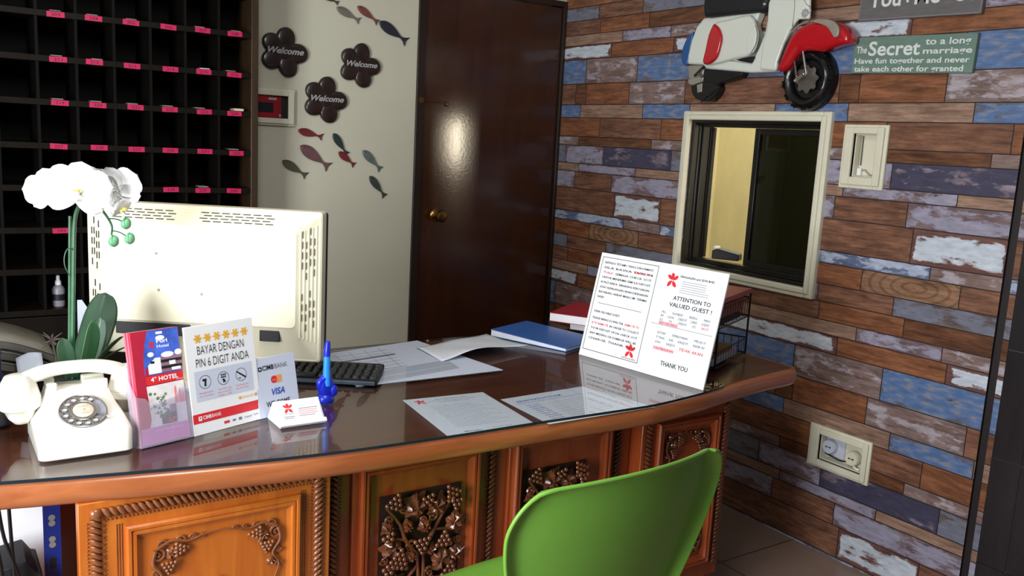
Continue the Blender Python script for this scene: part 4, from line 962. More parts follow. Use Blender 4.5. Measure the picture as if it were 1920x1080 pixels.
# ---- pin code sign
SG = panel_frame((.469, 1.841), (.633, 1.900), 10); W, H = .174, .232
t = thing('counter_sign', 'white counter sign about paying by six digit code with a row of gold asterisks', 'sign', SG.translation)
MB().box((0, 0, -.004), (W, H, 0), 0, SG).build('sign_card', 'white', t, bevel=.0008)
mb = MB()
for k in range(6):
    cx, cy = .031 + k * .0236, .204
    for q in range(3): a = q * PI / 3; ca, sa = math.cos(a), math.sin(a); mb.poly([(cx + x * ca - y * sa, cy + x * sa + y * ca) for x, y in ((-.0095, -.002), (.0095, -.002), (.0095, .002), (-.0095, .002))], 1, .0006 + .0001 * q, SG)
mb.text('BAYAR DENGAN', .086, .170, .0185, 0, .118, 'c', .0008, -.008, mx=SG, res=3); mb.text('PIN 6 DIGIT ANDA', .088, .143, .0185, 0, .134, 'c', .0008, -.008, mx=SG, res=3)
mb.rect(.014, .070, .160, .135, 6, .0003, SG)
for k, cx in enumerate((.038, .084, .130)):
    cy = .110; mb.ring(cx, cy, .0145, .0009, 0, .0007, SG)
    if k == 0: mb.rect(cx - .006, cy + .002, cx + .004, cy + .007, 0, .0007, SG); mb.poly([(cx - .001, cy + .004), (cx + .003, cy + .003), (cx + .002, cy - .009), (cx - .003, cy - .009)], 0, .0008, SG)
    if k == 1:
        for i in range(3):
            for j in range(2): mb.rect(cx - .006 + i * .0045, cy + .001 + j * .005, cx - .0025 + i * .0045, cy + .0045 + j * .005, 0, .0007, SG)
        mb.poly([(cx - .003, cy - .001), (cx + .002, cy - .001), (cx + .005, cy - .008), (cx - .001, cy - .010)], 0, .0008, SG)
    if k == 2: mb.poly([(cx - .012, cy + .007), (cx - .010, cy + .009), (cx + .012, cy - .006), (cx + .010, cy - .009)], 0, .0008, SG); mb.rect(cx - .008, cy - .009, cx - .001, cy - .006, 3, .0007, SG)
    for i, s in enumerate((['Masukkan kad anda', 'dan pilih akaun'], ['Tekan PIN 6 digit', 'pada terminal dan', 'tekan OK'], ['Tandatangan tidak', 'lagi diperlukan'])[k]): mb.text(s, cx, .086 - i * .0065, .0036, 4, .034, 'c', .0008, mx=SG, res=1)
mb.text('PIN & PAY', .142, .056, .006, 1, .03, 'c', .0008, mx=SG, res=1)
for cx in (.121, .163): mb.disc(cx, .059, .0035, 1, .0007, SG)
mb.rect(0, .025, W, .045, 2, .0006, SG); mb.rect(.013, .030, .0215, .0395, 5, .0007, SG); mb.poly([(.0150, .0375), (.0195, .0375), (.0172, .032)], 2, .0008, SG)
mb.text('CIMB', .024, .0315, .0078, 5, .021, 'l', .0008, .02, mx=SG); mb.text('BANK', .0465, .0315, .0078, 5, .023, 'l', .0008, mx=SG)
mb.rect(.074, .011, .088, .0165, 2, .0006, SG); mb.rect(.096, .012, .104, .016, 3, .0006, SG); mb.rect(.112, .011, .120, .017, 3, .0006, SG); mb.text('bayar', .128, .012, .005, 3, .02, 'l', .0008, mx=SG, res=1); mb.text('PayNet', .152, .013, .004, 3, .015, 'l', .0008, mx=SG, res=1)
mb.build('printed_text', ['ink', 'goldink', 'redink', 'greyink', 'pinkink', 'white', 'lilacpaper'], t, flat=True)
def strut(t, MXX, w_, h_, m='white', at=.5):
    mb = MB(); a = MXX @ Vector((w_ * at, h_ * .7, -.004)); u = (MXX.to_3x3() @ Vector((1, 0, 0))) * .02; bk = Vector((0, 0, 1)).cross(MXX.to_3x3() @ Vector((1, 0, 0)))
    b_ = Vector((a.x, a.y, GT + .0005)) + bk * .045; e = bk * .002
    mb.add([a - u, a + u, b_ + u, b_ - u, a - u + e, a + u + e, b_ + u + e, b_ - u + e], [(0, 1, 2, 3), (7, 6, 5, 4), (0, 4, 5, 1), (1, 5, 6, 2), (2, 6, 7, 3), (3, 7, 4, 0)]); mb.build('easel_leg', m, t, flat=True)
strut(t, SG, W, H, at=.3)
# ---- card acceptance sign
SV = panel_frame((.630, 1.897), (.735, 1.933), 11.5); W, H = .111, .137
t = thing('counter_sign', 'small white card payment sign half behind the pin code sign', 'sign', SV.translation)
MB().box((-.004, 0, -.003), (W, H, 0), 0, SV).build('sign_card', 'lilacpaper', t, bevel=.0008)
mb = MB(); mb.rect(.006, .1065, .0155, .1165, 0, .0006, SV); mb.rect(.0085, .1095, .013, .1135, 1, .0007, SV); mb.text('CIMB', .017, .1075, .0108, 0, .032, 'l', .0008, .02, mx=SV); mb.text('BANK', .0515, .1075, .0108, 2, .036, 'l', .0008, mx=SV)
mb.disc(.046, .083, .0085, 3, .0006, SV); mb.rect(.0455, .0745, .067, .0915, 4, .0005, SV); mb.text('master', .0465, .081, .0035, 1, .012, 'c', .0009, mx=SV, res=1)
mb.text('VISA', .036, .048, .0145, 5, .036, 'l', .0008, .02, .25, mx=SV); mb.text('WELCOME', .018, .0225, .0125, 0, .066, 'l', .0008, .01, mx=SV)
mb.build('printed_text', ['ink', 'lilacpaper', 'greyink', 'redink', 'orangeink', 'blueink'], t, flat=True); strut(t, SV, W, H, 'lilacpaper')

# ---- brochure rack: clear holder and the brochures in it
BR_ = panel_frame((.3565, 1.806), (.4675, 1.838), 12); W = .118
W = .1145
t = thing('brochure_holder', 'clear acrylic brochure holder beside the white telephone', 'brochure holder', BR_.translation)
BT = BR_ @ Matrix.Translation((0, .002, 0))
mb = MB()
fp = [(0, 0), (W, 0), (W, .108), (W - .020, .106), (W - .030, .092), (.030, .083), (.020, .098), (0, .104)]
mb.prism(fp, -.0022, -.0002, 0, BT); mb.build('front_pocket', 'acrylic', t, flat=True)
MB().box((0, 0, -.0355), (W, .165, -.0340), 0, BT).build('back_plate', 'acrylic', t, flat=True)
for u in (0, W - .002): MB().prism([(-.0338, 0), (-.0024, 0), (-.0024, .104), (-.0338, .150)], u, u + .002, 0, BT @ frame((0, 0, 0), (0, 0, 1), (0, 1, 0), (1, 0, 0))).build('side_wall', 'acrylic', t, flat=True)
MB().box((.0022, 0, -.0338), (W - .0022, .002, -.0024), 0, BT).build('bottom_plate', 'acrylic', t, flat=True)
BW, BH = .104, .232
def brochure(k, n1, thick, col, lab):
    mx = BT @ Matrix.Translation((.006, .0025, n1 - thick)); t2 = thing('brochure', lab, 'brochure', mx.translation, 'hotel brochures in the clear holder')
    mb = MB(); mb.box((0, 0, 0), (BW, BH, thick), 0, mx); mb.build('folded_sheets', col, t2, bevel=.0006); return mx @ Matrix.Translation((0, 0, thick)), t2
for k, (n1, th, col, lab) in enumerate(((-.0271, .0060, 'brochure_pink', 'pink edged brochure at the back of the clear holder'), (-.0217, .0048, 'brochure_red', 'crimson brochure, second from the back of the holder'), (-.0163, .0048, 'brochure_pink', 'rose brochure in the middle of the clear holder'), (-.0110, .0042, 'brochure_red', 'crimson brochure just behind the picture brochure'))): brochure(k, n1, th, col, lab)
mx, t2 = brochure(4, -.0058, .0044, 'brochure_red', 'front hotel brochure with blue sky and a white building, in the clear holder')
mb = MB(); sw = [(.036, BH - .001), (.028, .205), (.0225, .18), (.021, .155), (.0225, .12)]
mb.poly(sw[:4] + [(.0215, .140), (BW - .001, .140), (BW - .001, BH - .001)], 0, .0003, mx)
mb.poly([(.024, .158), (.030, .152), (.030, .140), (.022, .140)], 3, .0005, mx)
mb.poly([(.030, .142), (.030, .160), (.046, .174), (.058, .174), (.058, .142)], 1, .0005, mx)
for q in ((.058, .168, .104, .176), (.058, .155, .104, .162), (.058, .142, .104, .149)): mb.rect(q[0], q[1], q[2], q[3], 5, .0006, mx)
for q in ((.058, .162, .104, .168), (.058, .149, .104, .155)): mb.rect(q[0], q[1], q[2], q[3], 8, .0005, mx)
mb.disc(.074, .178, .014, 1, .0007, mx, ry=.006); mb.disc(.098, .180, .008, 1, .0007, mx, ry=.006); mb.rect(.076, .156, .090, .164, 1, .0008, mx); mb.rect(.080, .144, .100, .150, 1, .0008, mx); mb.rect(.036, .163, .044, .168, 8, .0008, mx)
mb.disc(.038, .182, .007, 1, .0006, mx, ry=.005); mb.disc(.062, .214, .010, 1, .0006, mx, ry=.005); mb.rect(.054, .222, .068, .227, 1, .0006, mx)
logo(mb, .042, .201, .0075, 6, mx); mb.text('Puri', .053, .204, .0075, 1, .024, 'l', .0012, .03, mx=mx); mb.text('Hotel', .053, .194, .0060, 1, .026, 'l', .0012, .02, mx=mx)
mb.poly([(.0225, .120), (.0215, .138), (BW - .001, .140), (BW - .001, .122)], 4, .0007, mx)
mb.text('4* HOTEL', .062, .1265, .0085, 1, .060, 'c', .0012, .03, mx=mx); mb.text('www.hotel', .094, .1225, .0028, 1, .016, 'c', .0012, mx=mx, res=1)
mb.poly([(.0215, .118), (.0245, .05), (.020, .034), (BW - .001, .034), (BW - .001, .120)], 2, .0003, mx)
for i in range(46): mb.disc(.034 + rnd.gauss(.012, .010), .095 - i * .0009 + rnd.uniform(-.010, .012), rnd.uniform(.0012, .0038), 7 if rnd.random() < .6 else 1, .0004 + i * .00001, mx, 7)
mb.rect(.046, .036, .078, .058, 8, .0009, mx); mb.rect(.066, .040, .080, .074, 5, .0008, mx)
for i in range(14): mb.disc(rnd.uniform(.048, .064), rnd.uniform(.050, .064), rnd.uniform(.002, .004), 7, .00095, mx, 7)
for i in range(10): mb.disc(rnd.uniform(.062, .074), rnd.uniform(.038, .047), .0022, 6, .001, mx, 7)
for x, h in ((.082, .112), (.091, .106), (.098, .098)): mb.poly([(x - .0035, .075), (x + .0035, .075), (x + .002, h - .006), (x, h), (x - .002, h - .006)], 9, .0008, mx)
mb.rect(.0, .0, BW, .034, 10, .0003, mx); mb.text('a Pretty Place like no one', .060, .024, .0048, 1, .062, 'c', .0012, mx=mx, res=1)
mb.build('printed_cover', ['sky', 'white', 'print_pale', 'brochure_red', 'redink', 'print_mauve', 'redink', 'print_green', 'softblack', 'pinkink', 'print_lilac'], t2, flat=True)

# ---- business card holder with a card
CH = panel_frame((.645, 1.817), (.752, 1.816), 43); W = .107
t = thing('card_holder', 'low white wedge shaped business card holder in front of the card payment sign', 'card holder', CH.translation)
hh = .064; tp = CH @ Vector((0, hh, 0)); base = CH.translation
mb = MB(); e = Vector((W, 0, 0)); b0, b1 = Vector((.645, 1.817, GT + .0004)), Vector((.645, tp.y + .006, tp.z)); b2 = Vector((.645, tp.y + .040, GT + .0004))
mb.add([b0, b1, b2, b0 + e, b1 + e, b2 + e], [(0, 1, 2), (3, 5, 4), (0, 3, 4, 1), (1, 4, 5, 2), (2, 5, 3, 0)]); mb.build('holder_body', 'white', t, flat=True)
mb = MB(); mb.box((0, 0, 0), (W, .010, .010), 0, CH); mb.build('card_ledge', 'white', t, bevel=.001)
CC = CH @ Matrix.Translation((.003, .0106, .0018))
c_ = thing('business_card', 'white business card with a red flower logo on the wedge holder', 'business card', CC.translation)
MB().box((0, 0, 0), (.098, .054, .0012), 0, CC).build('card_sheet', 'white', c_, flat=True)
mb = MB(); logo(mb, .024, .034, .0125, 0, CC, .0018); mb.text('PENGALEN', .024, .0185, .0032, 1, .022, 'c', .002, mx=CC, res=1)
for i, (x0, x1, y, m) in enumerate(((.048, .088, .044, 2), (.052, .084, .038, 2), (.046, .092, .030, 1), (.046, .090, .0255, 3), (.046, .088, .021, 3), (.046, .092, .0165, 3), (.046, .082, .012, 1), (.010, .036, .0125, 1), (.012, .034, .0085, 1))): mb.rect(x0, y, x1, y + .0014, m, .0018, CC)
mb.build('printed_text', ['redink', 'greyink', 'lilacpaper', 'pinkink'], c_, flat=True)

# ---- pen in its blue holder
px_ = onY(607, 757, 1.955); pc = Vector((.810, 1.965, GT))
t = thing('pen_holder', 'royal blue plastic pen holder standing on the desk glass', 'pen holder', pc)
MB().lathe([(.020, .0004), (.022, .004), (.021, .014), (.014, .022), (.008, .026)], 0, 24, Matrix.Translation(pc)).build('suction_base', 'blue_pen', t)
mb = MB(); mb.tube(smooth_curve([pc + Vector(q) for q in ((.006, 0, .022), (-.012, -.006, .036), (-.018, -.008, .052), (-.006, -.010, .062), (.006, -.010, .056), (.010, -.010, .040))], 5), [.007] * 6 + [.0085] * 6 + [.008] * 14, 0, 10)
mb.ball(pc + Vector((.016, -.012, .030)), (.011, .009, .015), 0, 14, 10); mb.loft([[tuple(pc + Vector((x + dx, y - .004, z))) for x, y in rrect(-w_, -d_, w_, d_, min(w_, d_) * .9, 4)] for z, w_, d_, dx in ((.018, .012, .010, 0), (.030, .020, .014, -.001), (.046, .019, .014, -.003), (.062, .013, .012, -.002), (.068, .0105, .0105, -.001))]); mb.build('pen_socket', 'blue_pen', t)
p0 = pc + Vector((-.001, -.010, .044)); p1 = Vector(onY(613, 668, pc.y - .010)); p2 = Vector(onY(614.5, 644, pc.y - .010))
t = thing('pen', 'bright blue pen standing upright in the royal blue holder', 'pen', p0)
MB().tube([p0, p0.lerp(p1, .5), p1], [.0098, .0090, .0076], 0, 14).build('pen_barrel', 'sky_pen', t)
mb = MB(); mb.tube([p1 + (p2 - p1) * .01, p1.lerp(p2, .3), p1.lerp(p2, .6), p2], [.0078, .0086, .0076, .0064], 0, 14); mb.ball(p2, .0068); mb.build('pen_cap', 'blue_pen', t)

# ---- monitor seen from behind
MP = Vector((.829, 2.05, 0)); rt = Vector((.82538, -.56458, 0)); MX = frame(MP, rt, (0, 0, 1), (-.56458, -.82538, 0))
t = thing('computer_monitor', 'large cream computer monitor seen from behind on the desk', 'monitor', MX @ Vector((-.29, GT, 0)))
U0, V0, V1, TH = -.580, .843, 1.222, .036
iu0, iu1, iv0, iv1 = -.530, -.050, .932, 1.182
mb = MB()
ring = lambda a, b, c, d, r, n: [(x, y, n) for x, y in rrect(a, b, c, d, r, 4)]
mb.loft([ring(U0, V0, 0, V1, .008, -.046), ring(U0, V0, 0, V1, .008, -.004), ring(U0 + .004, V0 + .004, -.004, V1 - .004, .008, .0)], 0, MX); mb.build('bezel', 'ivory', t)
mb = MB(); mb.loft([ring(U0 + .006, V0 + .006, -.006, V1 - .006, .008, -.0002), ring(iu0, iv0, iu1, iv1, .014, TH - .005), ring(iu0 + .005, iv0 + .005, iu1 - .005, iv1 - .005, .012, TH)], 0, MX); mb.build('rear_shell', 'ivory', t, angle=30)
mb = MB(); mb.loft([ring(U0 + .004, V0 + .003, .003, V1 - .003, .008, -.0462), ring(U0 + .004, V0 + .003, .003, V1 - .003, .008, -.054)], 0, MX); mb.box((U0 + .03, V0 + .03, -.0545), (-.03, V1 - .03, -.0535), 0, MX); mb.build('front_bezel', 'black', t)
# stepped ridges and vent slots on the sloping rim
def rim(side, s):
    if side == 't': return lambda p: (p, V1 - .006 + (iv1 - V1 + .006) * s, TH * s * .86)
    if side == 'r': return lambda p: (-.006 + (iu1 + .006) * s, p, TH * s * .86)
    return lambda p: (U0 + .006 + (iu0 - U0 - .006) * s, p, TH * s * .86)
rg = MB(); sls = {}
for side in 'trl':
    for k in range(5):
        s = .14 + k * .19; f = rim(side, s); a, b_ = (U0 + .03, -.03) if side == 't' else (V0 + .05, V1 - .03); a, b_ = a + .02 * s, b_ - .02 * s
        rg.tube([f(a), f(b_)], .0017, 0, 6, mx=MX)
        if k == 4: continue
        f = rim(side, s + .095)
        grp = [(-.500, 6), (-.285, 7)] if side == 't' else [(1.130, 4), (.975, 3)]
        for g0, n_ in grp:
            sl = sls.setdefault((side, g0), MB())
            for i in range(n_):
                st = .0255
                if side == 't': x = g0 + i * st + (k % 2) * .009; sl.box((-.0092, -.0009, -.001), (.0092, .0009, .0030), 0, MX @ Matrix.Translation(f(x)))
                else: x = g0 - i * st + (.03 if k in (1, 3) else .0) - k * .004 + .02; sl.box((-.0006, -.0085, -.001), (.0006, .0085, .0034), 0, MX @ Matrix.Translation(f(x)))
rg.build('rim_ridges', 'ivory', t)
for sl in sls.values(): sl.build('vent_slots', 'softblack', t, flat=True)
for a, b_ in (((-.500, .900, .012), (-.315, .931, .0315)), ((-.145, .898, .012), (-.095, .928, .029))): MB().box(a, b_, 0, MX).build('port_recess', 'softblack', t, bevel=.002)
for u, v in ((-.395, 1.105), (-.390, 1.015), (-.285, 1.010)): MB().lathe([(.0035, 0), (.0035, .0012), (.002, .0014)], 0, 12, MX @ Matrix.Translation((u, v, TH))).build('mount_screw', 'grey', t)
mb = MB(); mb.lathe([(.006, 0), (.006, .004), (.003, .0045)], 0, 14, MX @ Matrix.Translation((-.285, .918, .026))); mb.lathe([(.0028, .0045), (.0028, .005)], 1, 12, MX @ Matrix.Translation((-.285, .918, .026))); mb.build('lock_slot', ['ivory', 'softblack'], t)
MB().box((-.345, GT + .012, -.030), (-.235, .93, .016), 0, MX).build('stand_neck', 'ivory', t, bevel=.006)
MB().lathe([(1, 0), (1.02, .006), (.9, .013), (.2, .016)], 0, 40, MX @ Matrix.Translation((-.29, GT + .0004, 0)) @ Matrix.Rotation(-PI / 2, 4, 'X'), .125, .056).build('stand_base', 'ivory', t)

# ---- keyboard
KX = frame((.978, 2.032, GT + .0004), rt, (.56458, .82538, 0), (0, 0, 1)) @ Matrix.Rotation(.07, 4, 'X')
t = thing('keyboard', 'black computer keyboard half hidden under the monitor', 'keyboard', KX.translation)
mb = MB(); mb.prism(rrect(-.42, 0, 0, .150, .012), 0, .014, 0, KX); mb.build('keyboard_case', 'softblack', t, bevel=.003)
MB().box((-.415, -.0015, .002), (-.004, .003, .0125), 0, KX).build('front_lip', 'keyedge', t, bevel=.002)
k0 = None; nk = 0
for r_ in range(5):
    for c_ in range(18):
        if r_ == 0 and 5 <= c_ <= 10: continue
        if c_ in (3, ): continue
        u = -.404 + c_ * .0225 + .002 * (r_ % 2); v = .014 + r_ * .0235
        if k0 is None:
            fr = KX @ Matrix.Translation((u, v, .0142)); mb = MB(); mb.loft([[(x, y, 0) for x, y in rrect(0, 0, .019, .0195, .003, 2)], [(x, y, .007) for x, y in rrect(.002, .002, .017, .0175, .003, 2)]], 0, fr); k0 = mb.build('key', 'key', t); k0u, k0v = u, v
        else:
            c = k0.copy(); COL.objects.link(c); c.parent = t; dv = KX.to_3x3() @ Vector((u - k0u, v - k0v, 0)); c.location = k0.location + dv
        nk += 1
mb = MB(); mb.loft([[(x, y, .0142) for x, y in rrect(-.2915, .014, -.160, .0335, .003, 2)], [(x, y, .0205) for x, y in rrect(-.2895, .016, -.162, .0315, .003, 2)]], 0, KX); mb.build('space_bar', 'key', t)

# ---- old rotary telephone
tel = thing('telephone', 'white rotary dial telephone at the left end of the desk', 'telephone', (.26, 1.89, GT))
def body_ring(x0, x1, y0, y1, z, r=.014): return [(x, y, z) for x, y in rrect(x0, y0, x1, y1, r, 4)]
mb = MB(); mb.loft([body_ring(.178, .337, 1.800, 1.992, GT + 0.0004), body_ring(.173, .3415, 1.793, 1.998, GT + 0.0050), body_ring(.173, .3415, 1.793, 1.998, GT + 0.0440), body_ring(.1745, .340, 1.798, 1.998, GT + 0.0500), body_ring(.180, .337, 1.812, 1.997, GT + 0.0573), body_ring(.188, .332, 1.838, 1.994, GT + 0.0698),
   body_ring(.196, .324, 1.868, 1.990, GT + 0.0831), body_ring(.201, .319, 1.893, 1.985, GT + 0.0970), body_ring(.203, .317, 1.908, 1.980, GT + 0.1059), body_ring(.204, .316, 1.912, 1.976, GT + 0.1081)], 0); mb.build('telephone_body', 'phone', tel, bevel=0, angle=50)
for x0, x1 in ((.204, .222), (.272, .316)): MB().prism([(1.908, GT + 0.1014), (1.978, GT + 0.1014), (1.972, GT + 0.1228), (1.962, GT + 0.1228), (1.956, GT + 0.1169), (1.928, GT + 0.1169), (1.922, GT + 0.1228), (1.914, GT + 0.1228)], x0, x1, 0, frame((0, 0, 0), (0, 1, 0), (0, 0, 1), (1, 0, 0))).build('cradle_prong', 'phone', tel, bevel=.003)
DF = frame((.2590, 1.8500, GT + .0745), (1, 0, 0), (0, .87, .493), (0, -.493, .87)) @ Matrix.Scale(.92, 4)
dial = MB().lathe([(.049, -.006), (.049, .003), (.047, .005), (.004, .005)], 0, 40, DF).build('dial', 'dial_grey', tel)
mb = MB(); holes = [math.radians(60 + 27 * k) for k in range(10)]
for a in holes: mb.lathe([(.0055, .005), (.0055, .0056)], 0, 12, DF @ Matrix.Translation((.0365 * math.cos(a), .0365 * math.sin(a), 0)))
mb.build('number_dots', 'white', dial)
def wheel_pt(r, z): return [(r * math.cos(2 * PI * j / 40), r * math.sin(2 * PI * j / 40), z) for j in range(40)]
mb = MB()
mb.add(wheel_pt(.0205, .0085) + wheel_pt(.0265, .0085), [(i, 40 + i, 40 + (i + 1) % 40, (i + 1) % 40) for i in range(40)], 0, DF)
mb.tube([(.0272 * math.cos(a), .0272 * math.sin(a), .0080) for a in [2 * PI * k / 32 for k in range(32)]], .0018, 0, 6, True, DF)
mb.tube([(.0465 * math.cos(a), .0465 * math.sin(a), .0075) for a in [2 * PI * k / 40 for k in range(40)]], .0018, 0, 6, True, DF)
for a in holes: mb.tube([(.0365 * math.cos(a) + .0068 * math.cos(q), .0365 * math.sin(a) + .0068 * math.sin(q), .0085) for q in [2 * PI * k / 14 for k in range(14)]], .0014, 0, 5, True, DF)
mb.build('finger_wheel', 'steel', dial)
mb = MB(); mb.lathe([(.0205, .005), (.0205, .0092), (.019, .010), (.002, .0102)], 0, 30, DF); mb.text('3', .001, -.003, .007, 1, None, 'c', .0106, mx=DF); mb.text('OPERATOR', 0, -.0105, .0026, 1, .018, 'c', .0106, mx=DF, res=1); mb.text('EMERGENCY 999', 0, .0085, .0024, 1, .022, 'c', .0106, mx=DF, res=1); mb.build('centre_card', ['dial_cream', 'grey'], dial)
mb = MB(); mb.tube([(.024, -.014, .0095), (.036, -.022, .0105), (.0485, -.029, .008), (.050, -.030, .0)], .0017, 0, 6, False, DF); mb.build('finger_stop', 'chrome', dial)
# handset
HY, HZ = 1.943, GT + .1365
def hs(u, v):
    q = 2 * PI * u; s = v * 2 - 1; x = .2580 + .110 * s; arch = HZ + .010 - .030 * abs(s) ** 2.6; ry = .0150 + .004 * abs(s) ** 3; rz = .0135 + .005 * abs(s) ** 2
    return (x, HY + ry * math.cos(q), arch + rz * math.sin(q))
h_ = MB().grid(hs, 18, 20, 0, None, True)
ends = [[hs(i / 18, e) for i in range(18)] for e in (0, 1)]
h_.add(ends[0], [tuple(range(18))]); h_.add(ends[1], [tuple(range(18))[::-1]])
handset = h_.build('handset', 'phone', tel)
for s, nm in ((-1, 'earpiece'), (1, 'mouthpiece')):
    cx = .2580 + s * .1020; lean = Matrix.Translation((cx, HY, HZ - .022)) @ Matrix.Rotation(s * .05, 4, 'Y')
    mb = MB(); mb.lathe([(.010, .027), (.024, .024), (.031, .012), (.036, -.012), (.0385, -.022), (.0385, -.0255), (.0372, -.0265), (.0385, -.0275), (.0388, -.040), (.035, -.044), (.030, -.047), (.024, -.062), (.014, -.074), (.004, -.077)], 0, 30, lean)
    mb.build(nm, 'phone', handset)
tel.location.y += .012

# ---- artificial orchid
OY = 2.082
orc = thing('potted_orchid', 'white artificial orchid in a dark pot behind the telephone', 'orchid', (.275, OY, GT))
MB().lathe([(.040, .0004), (.048, .01), (.056, .085), (.058, .098), (.052, .098), (.050, .090), (.004, .088)], 0, 28, Matrix.Translation((.275, OY, GT))).build('pot', 'pot', orc)
O = lambda x, y, d=0: Vector(onY(x, y, OY + d))
stm = smooth_curve([Vector((.270, OY, GT + .085)), O(136, 640), O(137, 560), O(138, 470), O(140, 415), O(147, 388, -.01), O(160, 372, -.01), O(175, 372, 0), O(190, 392, -.01), O(203, 410, -.01), O(210, 425, -.01), O(209, 440, -.01)], 6)
MB().tube(stm, [.0055 - .0034 * i / (len(stm) - 1) for i in range(len(stm))], 0, 8).build('stem', 'stem', orc)
MB().tube([Vector((.259, OY + .006, GT + .085)), O(130, 640, .005), O(131, 405, .005)], .003, 0, 8).build('support_stake', 'stem', orc)
mb = MB(); mb.tube(smooth_curve([O(133, 520), O(122, 500, -.01), O(121, 480, -.01), O(128, 466, -.01), O(140, 470, 0)]), .0012, 0, 6); mb.build('tie_wire', 'stem', orc)
for (a, b_), (c1, c2), rr in (((203, 410), (236, 419), .0125), ((208, 432), (243, 447), .0125), ((209, 440), (213, 452), .0125)):
    p = O(c1, c2, -.01); s0 = O(a, b_, -.01); bd = MB(); bd.ball((0, 0, 0), (rr * .86, rr * .82, rr), 0, 14, 10, Matrix.Translation(p) @ Matrix.Rotation(.5, 4, 'Y'))
    for k in range(3): q = 2 * PI * k / 3; bd.tube([p + Vector((math.sin(a_) * math.cos(q) * rr * .86, math.sin(a_) * math.sin(q) * rr * .84, math.cos(a_) * rr)) for a_ in [PI * j / 10 for j in range(11)]], .0008, 0, 4)
    o = bd.build('bud', 'bud', orc)
    mb = MB(); mb.tube(smooth_curve([s0, s0.lerp(p, .5) + Vector((0, 0, .004)), p]), .0014, 0, 6); mb.build('bud_stalk', 'stem', o)
def petal_fn(l, w_, cup, tip=1.0, curl=0):
    def f(u, v):
        s = v; wd_ = w_ * max(0, 1 - abs((s - .56) / (.44 if s > .56 else .62)) ** 2.3) ** .5; x = (u * 2 - 1) * wd_ / 2
        return (x, l * s, cup * (math.sin(PI * s * .5)) - .35 * cup * (u * 2 - 1) ** 2 * 2 - curl * s * s)
    return f
def flower(px, py, dY, nrm, size, roll=0, back=False):
    c = O(px, py, dY); n = Vector(nrm).normalized(); up = Vector((0, 0, 1)); ex = up.cross(n).normalized(); ey = n.cross(ex)
    fr = frame(c, ex, ey, n) @ Matrix.Rotation(roll, 4, 'Z')
    mb = MB(); mb.ball((0, -.004, .004), (.006, .007, .009), 0, 10, 6, fr); mb.ball((0, .004, .008), (.004, .004, .006), 1, 8, 5, fr); f = mb.build('flower', ['petal', 'petal_y'], orc)
    for ang, l, w_, cup, z in ((90, .92, .78, .10, 0), (212, .90, .66, .10, 0), (328, .90, .66, .10, 0), (18, 1.0, 1.15, .16, .003), (162, 1.0, 1.15, .16, .003)):
        m2 = fr @ Matrix.Translation((0, 0, z)) @ Matrix.Rotation(math.radians(ang - 90), 4, 'Z'); mb = MB(); mb.grid(petal_fn(l * size, w_ * size, cup * size, curl=.12 * size), 10, 10, 0, m2); mb.build('petal', 'petal', f)
    m3 = fr @ Matrix.Translation((0, -.002, .004)) @ Matrix.Rotation(PI, 4, 'Z') @ Matrix.Rotation(.9, 4, 'X'); mb = MB(); mb.grid(petal_fn(.46 * size, .34 * size, .12 * size), 8, 8, 0, m3)
    for s in (-1, 1): mb.ball((s * .006, .002, .006), (.0045, .003, .006), 1, 8, 5, fr)
    mb.build('lip', ['petal', 'petal_y'], f)
flower(92, 357, -.02, (-.45, -.85, .10), .052, .30)
flower(145, 360, -.045, (-.10, -1, .05), .070, -.16)
flower(190, 350, .02, (.75, .55, .30), .050, .4)
flower(221, 356, -.005, (.55, .75, .20), .058, -.35)
flower(226, 392, -.02, (.6, -.6, -.45), .028, .3)
def leaf(base, tip, w_, bend, m, nm='leaf', fold=.12):
    b0, t0 = Vector(base), Vector(tip); d = t0 - b0; ln = d.length; bv = Vector(bend); side = d.cross(bv).normalized()
    def f(u, v):
        wd_ = w_ * max(0, 1 - abs((v - .60) / (.40 if v > .60 else .66)) ** 2.2) ** .5; s = (u * 2 - 1)
        return b0 + d * v + bv * math.sin(PI * v * .55) + side * (s * wd_ / 2) + bv.normalized() * (abs(s) * wd_ * fold)
    mb = MB(); mb.grid(f, 12, 26); o = mb.build(nm, m, orc, angle=80); sm = o.modifiers.new('Solidify', 'SOLIDIFY'); sm.thickness = .0016; return o
lb = Vector((.280, OY, GT + .088))
leaf(lb + Vector((.006, .012, 0)), O(188, 553, .05), .074, (.016, .026, 0), 'leaf_dark')
leaf(lb + Vector((.004, -.012, 0)), O(157, 600, -.03), .044, (.014, -.018, 0), 'leaf')
leaf(lb + Vector((.012, -.004, 0)), O(181, 598, .0), .040, (.012, .016, 0), 'leaf_dark')
leaf(lb + Vector((-.010, -.004, 0)), O(121, 632, -.01), .036, (-.004, -.012, 0), 'leaf_dark')
leaf(lb + Vector((.014, -.006, 0)), O(232, 646, -.02), .030, (.0, .006, .018), 'leaf_dark')
leaf(lb + Vector((.010, .006, -.002)), O(236, 668, .0), .022, (.0, .006, .02), 'leaf_dark')

